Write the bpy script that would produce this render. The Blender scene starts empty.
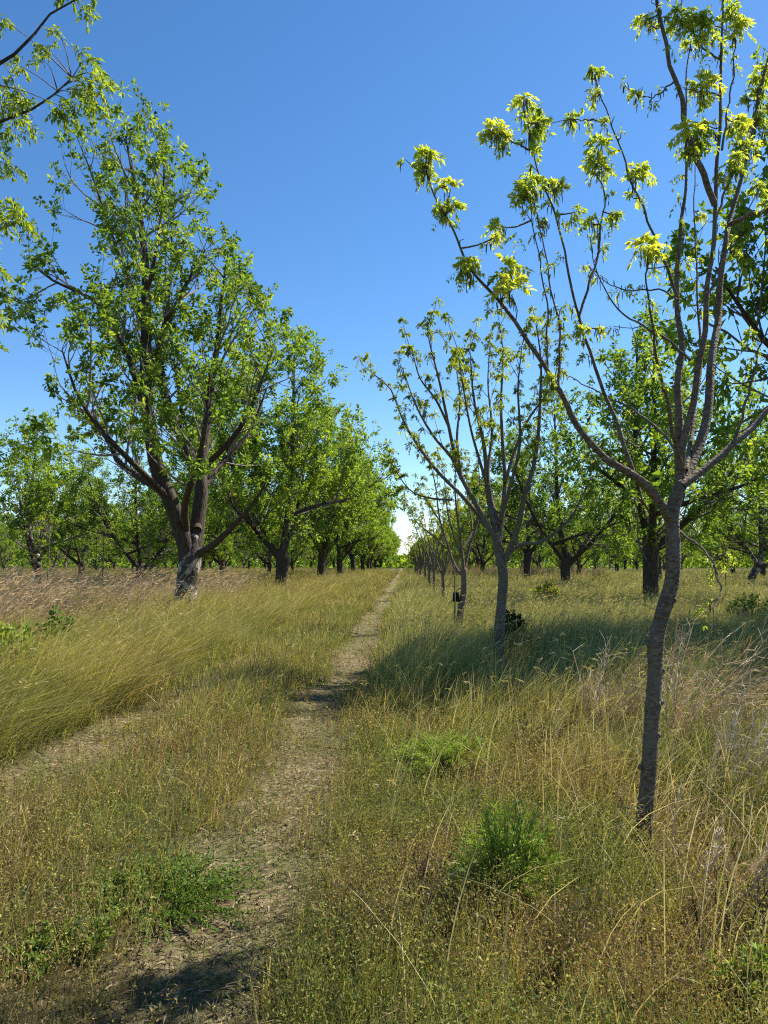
import bpy, math, random
import numpy as np
from mathutils import Matrix, Euler, Vector

R = math.radians
sc = bpy.context.scene
COL = sc.collection
rng = np.random.default_rng(11)

# ------------------------------------------------------------------ camera
F = 750.0
CAM_Z = 1.6
cam_d = bpy.data.cameras.new('camera')
cam = bpy.data.objects.new('camera', cam_d)
COL.objects.link(cam)
cam_d.sensor_fit = 'VERTICAL'
cam_d.angle = 2 * math.atan(512 / F)
cam_d.clip_start = 0.05
cam_d.clip_end = 6000
PITCH, YAW = math.atan(50 / F), math.atan(21 / F)
cam.location = (0, 0, CAM_Z)
cam.rotation_euler = (R(90) + PITCH, 0, YAW)
sc.camera = cam
RM = np.array(Euler((R(90) + PITCH, 0, YAW)).to_matrix())

def P(px, py, d):
    """point at distance d (world Y) that the photograph shows at px, py; used to read measurements off the photo"""
    v = RM @ np.array([(px - 384) / F, (512 - py) / F, -1.0])
    return np.array([0, 0, CAM_Z]) + v * (d / v[1])

# ------------------------------------------------------------------ numpy helpers
def _hash(ix, iy, seed):
    n = (ix * 374761393 + iy * 668265263 + seed * 362437) & 0x7fffffff
    n = ((n ^ (n >> 13)) * 1274126177) & 0x7fffffff
    n = n ^ (n >> 16)
    return (n & 0xffff) / 65535.0

def vnoise(x, y, seed=0):
    x = np.asarray(x, float); y = np.asarray(y, float)
    ix = np.floor(x).astype(np.int64); iy = np.floor(y).astype(np.int64)
    fx = x - ix; fy = y - iy
    fx = fx * fx * (3 - 2 * fx); fy = fy * fy * (3 - 2 * fy)
    a = _hash(ix, iy, seed); b = _hash(ix + 1, iy, seed)
    c = _hash(ix, iy + 1, seed); d = _hash(ix + 1, iy + 1, seed)
    return (a * (1 - fx) + b * fx) * (1 - fy) + (c * (1 - fx) + d * fx) * fy

def fbm(x, y, seed=0, o=3):
    s = 0; a = .5; t = 0
    for i in range(o):
        s = s + a * vnoise(np.asarray(x) * 2 ** i + 17.3 * i, np.asarray(y) * 2 ** i + 5.1 * i, seed + i); t += a; a *= .5
    return s / t

def sstep(a, b, x):
    t = np.clip((x - a) / (b - a), 0, 1)
    return t * t * (3 - 2 * t)

def norm(v):
    return v / np.maximum(np.linalg.norm(v, axis=-1, keepdims=True), 1e-9)

class MB:
    """collects faces; build() links ONE mesh object"""
    def __init__(s):
        s.V = []; s.C = []; s.Q = []; s.T = []; s.n = 0
    def add(s, v, faces, col=None):
        v = np.asarray(v, np.float32).reshape(-1, 3)
        f = np.asarray(faces, np.int64)
        if col is None:
            col = np.ones((len(v), 3), np.float32)
        col = np.broadcast_to(np.asarray(col, np.float32), (len(v), 3))
        s.V.append(v); s.C.append(col)
        (s.Q if f.shape[1] == 4 else s.T).append(f + s.n)
        s.n += len(v)
    def build(s, name, mat, parent=None, origin=None, smooth=False):
        me = bpy.data.meshes.new(name)
        v = np.concatenate(s.V); c = np.concatenate(s.C)
        if origin is not None:
            v = v - np.asarray(origin, np.float32)
        q = np.concatenate(s.Q) if s.Q else np.zeros((0, 4), np.int64)
        t = np.concatenate(s.T) if s.T else np.zeros((0, 3), np.int64)
        loops = np.concatenate([q.ravel(), t.ravel()]).astype(np.int32)
        starts = np.concatenate([np.arange(len(q)) * 4, len(q) * 4 + np.arange(len(t)) * 3]).astype(np.int32)
        me.vertices.add(len(v)); me.vertices.foreach_set('co', np.ascontiguousarray(v, np.float32).ravel())
        me.loops.add(len(loops)); me.loops.foreach_set('vertex_index', loops)
        me.polygons.add(len(starts)); me.polygons.foreach_set('loop_start', starts)
        me.update(calc_edges=True)
        a = me.attributes.new('col', 'FLOAT_COLOR', 'POINT')
        a.data.foreach_set('color', np.concatenate([c, np.ones((len(c), 1), np.float32)], 1).astype(np.float32).ravel())
        me.polygons.foreach_set('use_smooth', np.full(len(starts), bool(smooth)))
        me.materials.append(mat)
        o = bpy.data.objects.new(name, me)
        COL.objects.link(o)
        if parent is not None:
            o.parent = parent
        return o

def resample(pts, n):
    pts = np.asarray(pts, float)
    k = len(pts)
    # Catmull-Rom through the points, then even spacing
    ext = np.vstack([2 * pts[0] - pts[1], pts, 2 * pts[-1] - pts[-2]])
    out = []
    for i in range(k - 1):
        p0, p1, p2, p3 = ext[i], ext[i + 1], ext[i + 2], ext[i + 3]
        t = np.linspace(0, 1, 8, endpoint=False)[:, None]
        out.append(.5 * ((2 * p1) + (-p0 + p2) * t + (2 * p0 - 5 * p1 + 4 * p2 - p3) * t ** 2 + (-p0 + 3 * p1 - 3 * p2 + p3) * t ** 3))
    out = np.vstack(out + [pts[-1:]])
    s = np.concatenate([[0], np.cumsum(np.linalg.norm(np.diff(out, axis=0), axis=1))])
    u = np.linspace(0, s[-1], n)
    return np.stack([np.interp(u, s, out[:, j]) for j in range(3)], 1)

def tubes(mb, pts, rad, k, col=(1, 1, 1), rough=0.0, cap=True):
    """pts (m,n,3), rad (m,n): m tubes at once"""
    pts = np.asarray(pts, float); rad = np.asarray(rad, float)
    if pts.ndim == 2:
        pts = pts[None]; rad = rad[None]
    if cap and rad[:, -1].max() > .012:
        e = norm(pts[:, -1] - pts[:, -2])
        ex = [(.35, .92), (.65, .72), (.85, .42), (.92, .02)]
        pts = np.concatenate([pts] + [(pts[:, -1] + e * rad[:, -1:] * a)[:, None] for a, _ in ex], 1)
        rad = np.concatenate([rad] + [rad[:, -1:] * b for _, b in ex], 1) if True else rad
    m, n, _ = pts.shape
    tan = norm(np.gradient(pts, axis=1))
    mean = np.abs(norm(pts[:, -1] - pts[:, 0]))
    ref = np.eye(3)[np.argmin(mean, axis=1)]
    u = norm(np.cross(tan, ref[:, None, :])); w = np.cross(tan, u)
    a = np.arange(k) * 2 * math.pi / k
    rr = rad[:, :, None] * np.ones(k)
    if rough > 0:
        # ridged, flaking bark outline: real geometry
        arc = np.concatenate([np.zeros((m, 1)), np.cumsum(np.linalg.norm(np.diff(pts, axis=1), axis=2), axis=1)], 1)
        X = a[None, None, :] * k / 6.3 * .9 + 0 * rr; Y = arc[:, :, None] * 3.0 + 0 * rr
        rr = rr * (1 + rough * (fbm(X, Y, 5) - .5) * 2 + rough * .8 * (vnoise(a[None, None, :] * 1.3 + 0 * rr, arc[:, :, None] * 1.1 + 0 * rr, 9) - .5))
    v = pts[:, :, None, :] + rr[..., None] * (np.cos(a)[None, None, :, None] * u[:, :, None, :] + np.sin(a)[None, None, :, None] * w[:, :, None, :])
    base = (np.arange(m) * n * k)[:, None, None]
    i = np.arange(n - 1)[None, :, None]; j = np.arange(k)[None, None, :]
    f = np.stack([base + i * k + j, base + i * k + (j + 1) % k, base + (i + 1) * k + (j + 1) % k, base + (i + 1) * k + j], -1).reshape(-1, 4)
    if np.ndim(col) == 2:
        col = np.repeat(np.asarray(col), n * k, axis=0)
    mb.add(v.reshape(-1, 3), f, col)

def leaflets(mb, base, d, L, W, col, fold=.25, near=False):
    """one leaflet per row: base point, unit direction, length, width, colour"""
    n = len(base)
    if n == 0: return
    r = rng.normal(size=(n, 3))
    side = norm(np.cross(d, r)); up = np.cross(side, d)
    L = np.asarray(L)[:, None]; W = np.asarray(W)[:, None]
    tip = base + d * L - np.array([0, 0, .12]) * L
    mid = base + d * L * .45
    l = mid + side * W * .5 + up * W * fold; rr = mid - side * W * .5 + up * W * fold
    v = np.stack([base, rr, tip, l], 1).reshape(-1, 3)
    o = (np.arange(n) * 4)[:, None]
    if near:
        f = np.concatenate([o + np.array([0, 1, 2]), o + np.array([0, 2, 3])])
    else:
        f = o + np.array([0, 1, 2, 3])
    mb.add(v, f, np.repeat(col, 4, axis=0))

# ------------------------------------------------------------------ materials
def new_mat(name):
    m = bpy.data.materials.new(name); m.use_nodes = True
    nt = m.node_tree; nt.nodes.clear()
    return m, nt, nt.nodes.new('ShaderNodeOutputMaterial')

def N(nt, t, **kw):
    n = nt.nodes.new(t)
    for k, v in kw.items():
        if hasattr(n, k): setattr(n, k, v)
        else: n.inputs[k].default_value = v
    return n

def veg_mat(name, trans=.4, tint=(1.15, 1.1, .5), rough=.55, spec=.25):
    m, nt, out = new_mat(name)
    at = N(nt, 'ShaderNodeAttribute', attribute_name='col')
    geo = N(nt, 'ShaderNodeTexCoord')
    nz = N(nt, 'ShaderNodeTexNoise'); nz.inputs['Scale'].default_value = 40; nz.inputs['Detail'].default_value = 2
    nt.links.new(geo.outputs['Object'], nz.inputs['Vector'])
    mr = N(nt, 'ShaderNodeMapRange'); mr.inputs['To Min'].default_value = .75; mr.inputs['To Max'].default_value = 1.25
    nt.links.new(nz.outputs['Fac'], mr.inputs['Value'])
    mul = N(nt, 'ShaderNodeVectorMath', operation='SCALE')
    nt.links.new(at.outputs['Color'], mul.inputs[0]); nt.links.new(mr.outputs['Result'], mul.inputs['Scale'])
    b = N(nt, 'ShaderNodeBsdfPrincipled'); b.inputs['Roughness'].default_value = rough
    b.inputs['Specular IOR Level'].default_value = spec
    nt.links.new(mul.outputs[0], b.inputs['Base Color'])
    t = N(nt, 'ShaderNodeBsdfTranslucent')
    tm = N(nt, 'ShaderNodeVectorMath', operation='MULTIPLY'); tm.inputs[1].default_value = tint
    nt.links.new(mul.outputs[0], tm.inputs[0]); nt.links.new(tm.outputs[0], t.inputs['Color'])
    mx = N(nt, 'ShaderNodeMixShader'); mx.inputs[0].default_value = trans
    nt.links.new(b.outputs[0], mx.inputs[1]); nt.links.new(t.outputs[0], mx.inputs[2])
    nt.links.new(mx.outputs[0], out.inputs[0])
    return m

def bark_mat(name, dark, light, scale=9, stretch=.25, bump=.6, lichen=None):
    m, nt, out = new_mat(name)
    tc = N(nt, 'ShaderNodeTexCoord')
    mp = N(nt, 'ShaderNodeMapping'); mp.inputs['Scale'].default_value = (scale, scale, scale * stretch)
    nt.links.new(tc.outputs['Object'], mp.inputs['Vector'])
    n1 = N(nt, 'ShaderNodeTexNoise'); n1.inputs['Scale'].default_value = 2.2; n1.inputs['Detail'].default_value = 6; n1.inputs['Roughness'].default_value = .65
    nt.links.new(mp.outputs[0], n1.inputs['Vector'])
    vo = N(nt, 'ShaderNodeTexVoronoi', feature='DISTANCE_TO_EDGE'); vo.inputs['Scale'].default_value = 1.8
    nt.links.new(mp.outputs[0], vo.inputs['Vector'])
    rp = N(nt, 'ShaderNodeValToRGB')
    rp.color_ramp.elements[0].position = .32; rp.color_ramp.elements[0].color = (*dark, 1)
    rp.color_ramp.elements[1].position = .68; rp.color_ramp.elements[1].color = (*light, 1)
    nt.links.new(n1.outputs['Fac'], rp.inputs['Fac'])
    col = rp.outputs['Color']
    if lichen is not None:
        n2 = N(nt, 'ShaderNodeTexNoise'); n2.inputs['Scale'].default_value = 3.5; n2.inputs['Detail'].default_value = 5
        nt.links.new(tc.outputs['Object'], n2.inputs['Vector'])
        r2 = N(nt, 'ShaderNodeValToRGB'); r2.color_ramp.elements[0].position = .50; r2.color_ramp.elements[1].position = .60
        nt.links.new(n2.outputs['Fac'], r2.inputs['Fac'])
        mx = N(nt, 'ShaderNodeMix', data_type='RGBA'); mx.inputs['B'].default_value = (*lichen, 1) if False else mx.inputs['B'].default_value
        mx.inputs[7].default_value = (*lichen, 1)
        nt.links.new(r2.outputs['Color'], mx.inputs[0]); nt.links.new(col, mx.inputs[6]); col = mx.outputs[2]
    b = N(nt, 'ShaderNodeBsdfPrincipled'); b.inputs['Roughness'].default_value = .85; b.inputs['Specular IOR Level'].default_value = .2
    nt.links.new(col, b.inputs['Base Color'])
    add = N(nt, 'ShaderNodeMath', operation='MULTIPLY_ADD'); add.inputs[1].default_value = 1.5
    nt.links.new(vo.outputs['Distance'], add.inputs[0]); nt.links.new(n1.outputs['Fac'], add.inputs[2])
    bp = N(nt, 'ShaderNodeBump'); bp.inputs['Strength'].default_value = bump; bp.inputs['Distance'].default_value = .02
    nt.links.new(add.outputs[0], bp.inputs['Height']); nt.links.new(bp.outputs[0], b.inputs['Normal'])
    nt.links.new(b.outputs[0], out.inputs[0])
    return m

M_leaf_old = veg_mat('mature_leaf', .55, (1.3, 1.25, .45), .5, .2)
M_leaf_new = veg_mat('spring_leaf', .6, (1.25, 1.15, .4), .5, .2)
M_grass = veg_mat('grass_blade', .42, (1.15, 1.05, .6), .65, .12)
M_forb = veg_mat('weed_leaf', .35, (1.1, 1.1, .5), .6, .15)
M_dry = veg_mat('dry_stalk', .38, (1.1, .98, .75), .8, .08)
M_bark_old = bark_mat('old_bark', (.030, .023, .017), (.10, .080, .060), 8, .28, 1.0, (.36, .31, .25))
M_bark_dark = bark_mat('dark_bark', (.028, .020, .014), (.095, .072, .052), 8, .28, .9)
M_bark_young = bark_mat('young_bark', (.065, .047, .030), (.27, .205, .14), 16, 1.5, 1.0, (.18, .15, .115))
M_twig = bark_mat('twig_bark', (.08, .066, .052), (.22, .19, .155), 12, .4, .3)
M_twig_grey = bark_mat('grey_twig_bark', (.11, .095, .078), (.28, .25, .21), 12, .4, .3)

# ------------------------------------------------------------------ terrain
def xR(y): return -.86 + .09 * np.sin(y * .5 + 1) + .07 * np.sin(y * 1.3) + .14 * (vnoise(y * .21, 0 * y, 19) - .5)
def xL(y): return -2.66 + .09 * np.sin(y * .43 + 2.2)
def track_r(x, y):
    w = .33 + .04 * sstep(6, 10, y) - .12 * sstep(15, 45, y)
    e = (fbm(x * 2.2, y * 1.1, 31) - .5) * .35
    return np.exp(-(((x - xR(y)) + e) / w) ** 4) * (.42 + .52 * np.maximum(sstep(.38, .60, fbm(x * 2.6, y * 1.7, 41)), .85 * sstep(5, 8, y))) 
def track_l(x, y):
    e = (fbm(x * 2, y * 1.1, 37) - .5) * .4
    return np.exp(-(((x - xL(y)) + e) / .42) ** 4) * (1 - .6 * sstep(8, 14, y)) * (.6 + .4 * sstep(.36, .58, fbm(x * 2.6, y * 1.7, 43)))
def gz(x, y):
    x = np.asarray(x, float); y = np.asarray(y, float)
    near = np.exp(-(x * x + y * y) / 60 ** 2)
    u = (fbm(x * .23, y * .23, 3) - .5) * .16 + (fbm(x * 1.3, y * 1.3, 7) - .5) * .05
    rut = np.exp(-((x - xR(y)) / .4) ** 2) * .05 + np.exp(-((x - xL(y)) / .4) ** 2) * .035
    return (u - rut) * near

def ground():
    def axis(lo, hi, n, s):
        t = np.linspace(-1, 1, n)
        v = np.sinh(t * s) / math.sinh(s)
        return np.where(v < 0, -v * lo, v * hi)
    xs = axis(-2500, 2500, 421, 8.6); ys = axis(-800, 4000, 461, 8.9) + 3
    X, Y = np.meshgrid(xs, ys)
    Z = gz(X, Y)
    v = np.stack([X, Y, Z], -1).reshape(-1, 3)
    ny, nx = X.shape
    i, j = np.meshgrid(np.arange(ny - 1), np.arange(nx - 1), indexing='ij')
    f = np.stack([i * nx + j, i * nx + j + 1, (i + 1) * nx + j + 1, (i + 1) * nx + j], -1).reshape(-1, 4)
    x, y = v[:, 0], v[:, 1]
    t = np.clip(np.maximum(track_r(x, y), track_l(x, y)), 0, 1)
    mb = MB(); mb.add(v, f, np.stack([t, t, t], 1))
    m, nt, out = new_mat('ground_soil')
    tc = N(nt, 'ShaderNodeTexCoord'); at = N(nt, 'ShaderNodeAttribute', attribute_name='col')
    def noise(s, d=5, r=.6):
        n = N(nt, 'ShaderNodeTexNoise'); n.inputs['Scale'].default_value = s; n.inputs['Detail'].default_value = d; n.inputs['Roughness'].default_value = r
        nt.links.new(tc.outputs['Object'], n.inputs['Vector']); return n
    def ramp(src, *st):
        r = N(nt, 'ShaderNodeValToRGB')
        while len(r.color_ramp.elements) < len(st): r.color_ramp.elements.new(.5)
        for e, (p, c) in zip(r.color_ramp.elements, st): e.position = p; e.color = (*c, 1)
        nt.links.new(src, r.inputs['Fac']); return r
    n1 = noise(1.1); n2 = noise(28, 6, .7); n3 = noise(120, 3)
    veg = ramp(n2.outputs['Fac'], (.3, (.035, .030, .015)), (.5, (.075, .066, .030)), (.72, (.15, .12, .06)))
    dirt = ramp(n2.outputs['Fac'], (.30, (.06, .048, .028)), (.48, (.165, .135, .078)), (.62, (.27, .225, .14)), (.75, (.40, .34, .23)))
    mx = N(nt, 'ShaderNodeMix', data_type='RGBA')
    nt.links.new(at.outputs['Fac'], mx.inputs[0]); nt.links.new(veg.outputs[0], mx.inputs[6]); nt.links.new(dirt.outputs[0], mx.inputs[7])
    gr = ramp(n1.outputs['Fac'], (.35, (.75, .85, .6)), (.65, (1.15, 1.05, .95)))
    mu = N(nt, 'ShaderNodeMix', data_type='RGBA', blend_type='MULTIPLY'); mu.inputs[0].default_value = 1
    nt.links.new(mx.outputs[2], mu.inputs[6]); nt.links.new(gr.outputs[0], mu.inputs[7])
    b = N(nt, 'ShaderNodeBsdfPrincipled'); b.inputs['Roughness'].default_value = .95; b.inputs['Specular IOR Level'].default_value = .1
    nt.links.new(mu.outputs[2], b.inputs['Base Color'])
    ad = N(nt, 'ShaderNodeMath', operation='ADD'); nt.links.new(n2.outputs['Fac'], ad.inputs[0]); nt.links.new(n3.outputs['Fac'], ad.inputs[1])
    bp = N(nt, 'ShaderNodeBump'); bp.inputs['Strength'].default_value = .8; bp.inputs['Distance'].default_value = .03
    nt.links.new(ad.outputs[0], bp.inputs['Height']); nt.links.new(bp.outputs[0], b.inputs['Normal'])
    nt.links.new(b.outputs[0], out.inputs[0])
    o = mb.build('ground', m, smooth=True); o['kind'] = 'structure'
ground()

# ------------------------------------------------------------------ scene-object helpers
def thing(name, label, cat, loc, group=None, rotz=0, scale=1):
    o = bpy.data.objects.new(name, None); COL.objects.link(o)
    o.empty_display_size = .3
    o.location = loc; o.rotation_euler = (0, 0, rotz); o.scale = (scale,) * 3
    o['label'] = label; o['category'] = cat
    if group: o['group'] = group
    return o

def copy_tree(root, loc, rotz, scale, label, group):
    r = root.copy(); COL.objects.link(r)
    r.location = loc; r.rotation_euler = (0, 0, rotz); r.scale = scale
    r['label'] = label; r['group'] = group
    for ch in list(root.children):
        c = ch.copy(); COL.objects.link(c); c.parent = r
        for g in list(ch.children):
            d = g.copy(); COL.objects.link(d); d.parent = c
    return r

# ------------------------------------------------------------------ tree growing
class Tree:
    def __init__(s, seed):
        s.r = np.random.default_rng(seed)
        s.limbs = []      # (pts, rad) main limbs and trunk, index 0 = trunk
        s.br = []         # branches
        s.tw = []         # twigs (pts n=5)
        s.cl = []         # leaf clusters (pos, dir)
    def limb(s, pts, r0, r1, n=14, p=.8):
        q = resample(pts, n)
        t = np.linspace(0, 1, n)
        s.limbs.append((q, r1 + (r0 - r1) * (1 - t) ** p))
    def shoot(s, p, d, L, n, up, wob, env):
        """a shoot that wanders, bends up and stops at the crown's outline"""
        pts = [p]; st = L / (n - 1)
        d = d / np.linalg.norm(d)
        for i in range(n - 1):
            d = d + s.r.normal(size=3) * wob + np.array([0, 0, up])
            d = d / np.linalg.norm(d)
            q = pts[-1] + d * st
            if env is not None and not env(q):
                if i == 0: return None
                break
            pts.append(q)
        if len(pts) < 3: return None
        return np.array(pts)
    def side(s, t, ang, up):
        a = s.r.normal(size=3); a -= t * a.dot(t); a /= np.linalg.norm(a)
        d = t * math.cos(ang) + a * math.sin(ang); d[2] += up
        return d
    def grow(s, env, limbs=None, b_step=.35, b_len=(1.3, 2.8), t_step=.28, t_len=(.35, .8), start=.25, b_up=.05, cl_mid=.5, ang=(.6, 1.05), sec=.7, sec_len=(2.0, 3.8), thin=None):
        r = s.r
        src = list(s.limbs if limbs is None else limbs)
        s.sec = []
        for q, rad in src:
            arc = np.concatenate([[0], np.cumsum(np.linalg.norm(np.diff(q, axis=0), axis=1))])
            u = start * arc[-1]
            while u < arc[-1] and sec:
                u += sec * r.uniform(.6, 1.4); uu = min(u, arc[-1])
                p = np.array([np.interp(uu, arc, q[:, j]) for j in range(3)]); rr = np.interp(uu, arc, rad)
                i = min(np.searchsorted(arc, uu), len(q) - 1); tan = norm(q[i] - q[i - 1])
                b = s.shoot(p, s.side(tan, r.uniform(.6, 1.15), .15), r.uniform(*sec_len) * (1.1 - .4 * uu / arc[-1]), 10, .05, .10, env)
                if b is not None: s.sec.append((b, np.linspace(min(rr * .6, .045), .008, len(b))))
        for q, rad in src + s.sec:
            arc = np.concatenate([[0], np.cumsum(np.linalg.norm(np.diff(q, axis=0), axis=1))])
            Lq = arc[-1]
            u = start * Lq
            while u < Lq:
                u += b_step * r.uniform(.6, 1.4)
                uu = min(u, Lq)
                p = np.array([np.interp(uu, arc, q[:, j]) for j in range(3)]); rr = np.interp(uu, arc, rad)
                i = min(np.searchsorted(arc, uu), len(q) - 1); tan = norm(q[i] - q[i - 1])
                L = r.uniform(*b_len) * (1.1 - .5 * uu / Lq)
                b = s.shoot(p, s.side(tan, r.uniform(*ang), .25), L, 8, b_up, .10, env)
                if b is None: continue
                r0 = min(rr * .55, .012 + .012 * L); 
                s.br.append((b, np.linspace(r0, .006, len(b))))
        for b, br in list(s.br):
            arc = np.concatenate([[0], np.cumsum(np.linalg.norm(np.diff(b, axis=0), axis=1))])
            u = .28 * arc[-1]
            while u < arc[-1]:
                u += t_step * r.uniform(.5, 1.5)
                uu = min(u, arc[-1])
                p = np.array([np.interp(uu, arc, b[:, j]) for j in range(3)])
                i = min(np.searchsorted(arc, uu), len(b) - 1); tan = norm(b[i] - b[i - 1])
                if thin is not None and r.random() < thin(p[2]): continue
                t = s.shoot(p, s.side(tan, r.uniform(.4, 1.0), .3), r.uniform(*t_len), 5, .08, .12, None)
                if t is None: continue
                s.tw.append((t, np.linspace(.006, .0025, len(t))))
                s.cl.append((t[-1], norm(t[-1] - t[-2])))
                if r.random() < cl_mid: s.cl.append((t[2], norm(t[3] - t[2])))
            s.cl.append((b[-1], norm(b[-1] - b[-2])))
    # --- meshes
    def wood(s, mb, items, k, rough=0, n=None, col=(1, 1, 1)):
        for q, rad in items:
            tubes(mb, q, rad, k, col, rough)
    def twigs(s, mb):
        for q, rad in getattr(s, 'sec', []): tubes(mb, q, rad, 6)
        for q, rad in s.br: tubes(mb, q, rad, 4)
        if s.tw:
            tubes(mb, np.array([q for q, _ in s.tw]), np.array([a for _, a in s.tw]), 3)
    def leaves(s, mb, per=12, L=(.09, .15), wr=.42, spread=.09, pal=None, droop=.25):
        r = s.r
        pos = np.array([c[0] for c in s.cl]); dr = np.array([c[1] for c in s.cl])
        m = len(pos)
        cs = r.uniform(.65, 1.25, m)                      # cluster size
        cnt = per
        pos = np.repeat(pos, cnt, 0); d0 = np.repeat(dr, cnt, 0); cs2 = np.repeat(cs, cnt)
        n = len(pos)
        d = norm(d0 * .45 + r.normal(size=(n, 3)) * .75 + np.array([0, 0, -droop]))
        base = pos + d * (r.uniform(0, spread, n) * cs2)[:, None] + r.normal(size=(n, 3)) * .02
        ln = r.uniform(*L, n) * cs2
        cv = np.repeat(r.random(m) ** 1.2, cnt) * .8 + r.random(n) * .2
        pal = np.array(pal)
        x = cv * (len(pal) - 1); i = np.minimum(x.astype(int), len(pal) - 2); f = (x - i)[:, None]
        col = pal[i] * (1 - f) + pal[i + 1] * f
        leaflets(mb, base, d, ln, ln * wr, col)

PAL_OLD = [(.065, .125, .022), (.125, .21, .035), (.21, .30, .05), (.33, .41, .07)]
PAL_BRIGHT = [(.09, .165, .025), (.16, .25, .035), (.25, .35, .05), (.36, .44, .065)]
PAL_NEW = [(.24, .33, .05), (.36, .46, .07), (.48, .55, .10), (.58, .60, .13)]

def finish_tree(T, name, label, cat, base, group, bark, twig, leaf, pal, per=12, L=(.09, .15), k=10, rough=.08, split_limbs=False, **kw):
    root = thing(name, label, cat, base, group)
    tb = MB(); tubes(tb, *T.limbs[0], 18 if split_limbs else 12, rough=rough)
    if not split_limbs:
        for q, rad in T.limbs[1:]: tubes(tb, q, rad, k, rough=rough * .8)
    tb.build('trunk', bark, root, base, smooth=True)
    if split_limbs:
        for q, rad in T.limbs[1:]:
            lb = MB(); tubes(lb, q, rad * .85, k, rough=rough * .8); lb.build('limb', M_bark_dark, root, base, smooth=True)
    wb = MB(); T.twigs(wb); cr = None
    cb = MB(); T.leaves(cb, per, L, pal=pal, **kw)
    cr = cb.build('crown', leaf, root, base)
    wb.build('branches', twig, cr, base, smooth=True)
    return root

# ------------------------------------------------------------------ big pale-trunked tree beside the path
def envelope(cx, cy, prof):
    """prof: list of (z, radius_x_minus, radius_x_plus, radius_y)"""
    pr = np.array(prof, float)
    def env(p):
        z = p[2]
        if z < pr[0, 0] or z > pr[-1, 0]: return False
        a = np.interp(z, pr[:, 0], pr[:, 1]); b = np.interp(z, pr[:, 0], pr[:, 2]); c = np.interp(z, pr[:, 0], pr[:, 3])
        dx = p[0] - cx; rx = b if dx > 0 else a
        return (dx / rx) ** 2 + ((p[1] - cy) / c) ** 2 < 1
    return env

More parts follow.
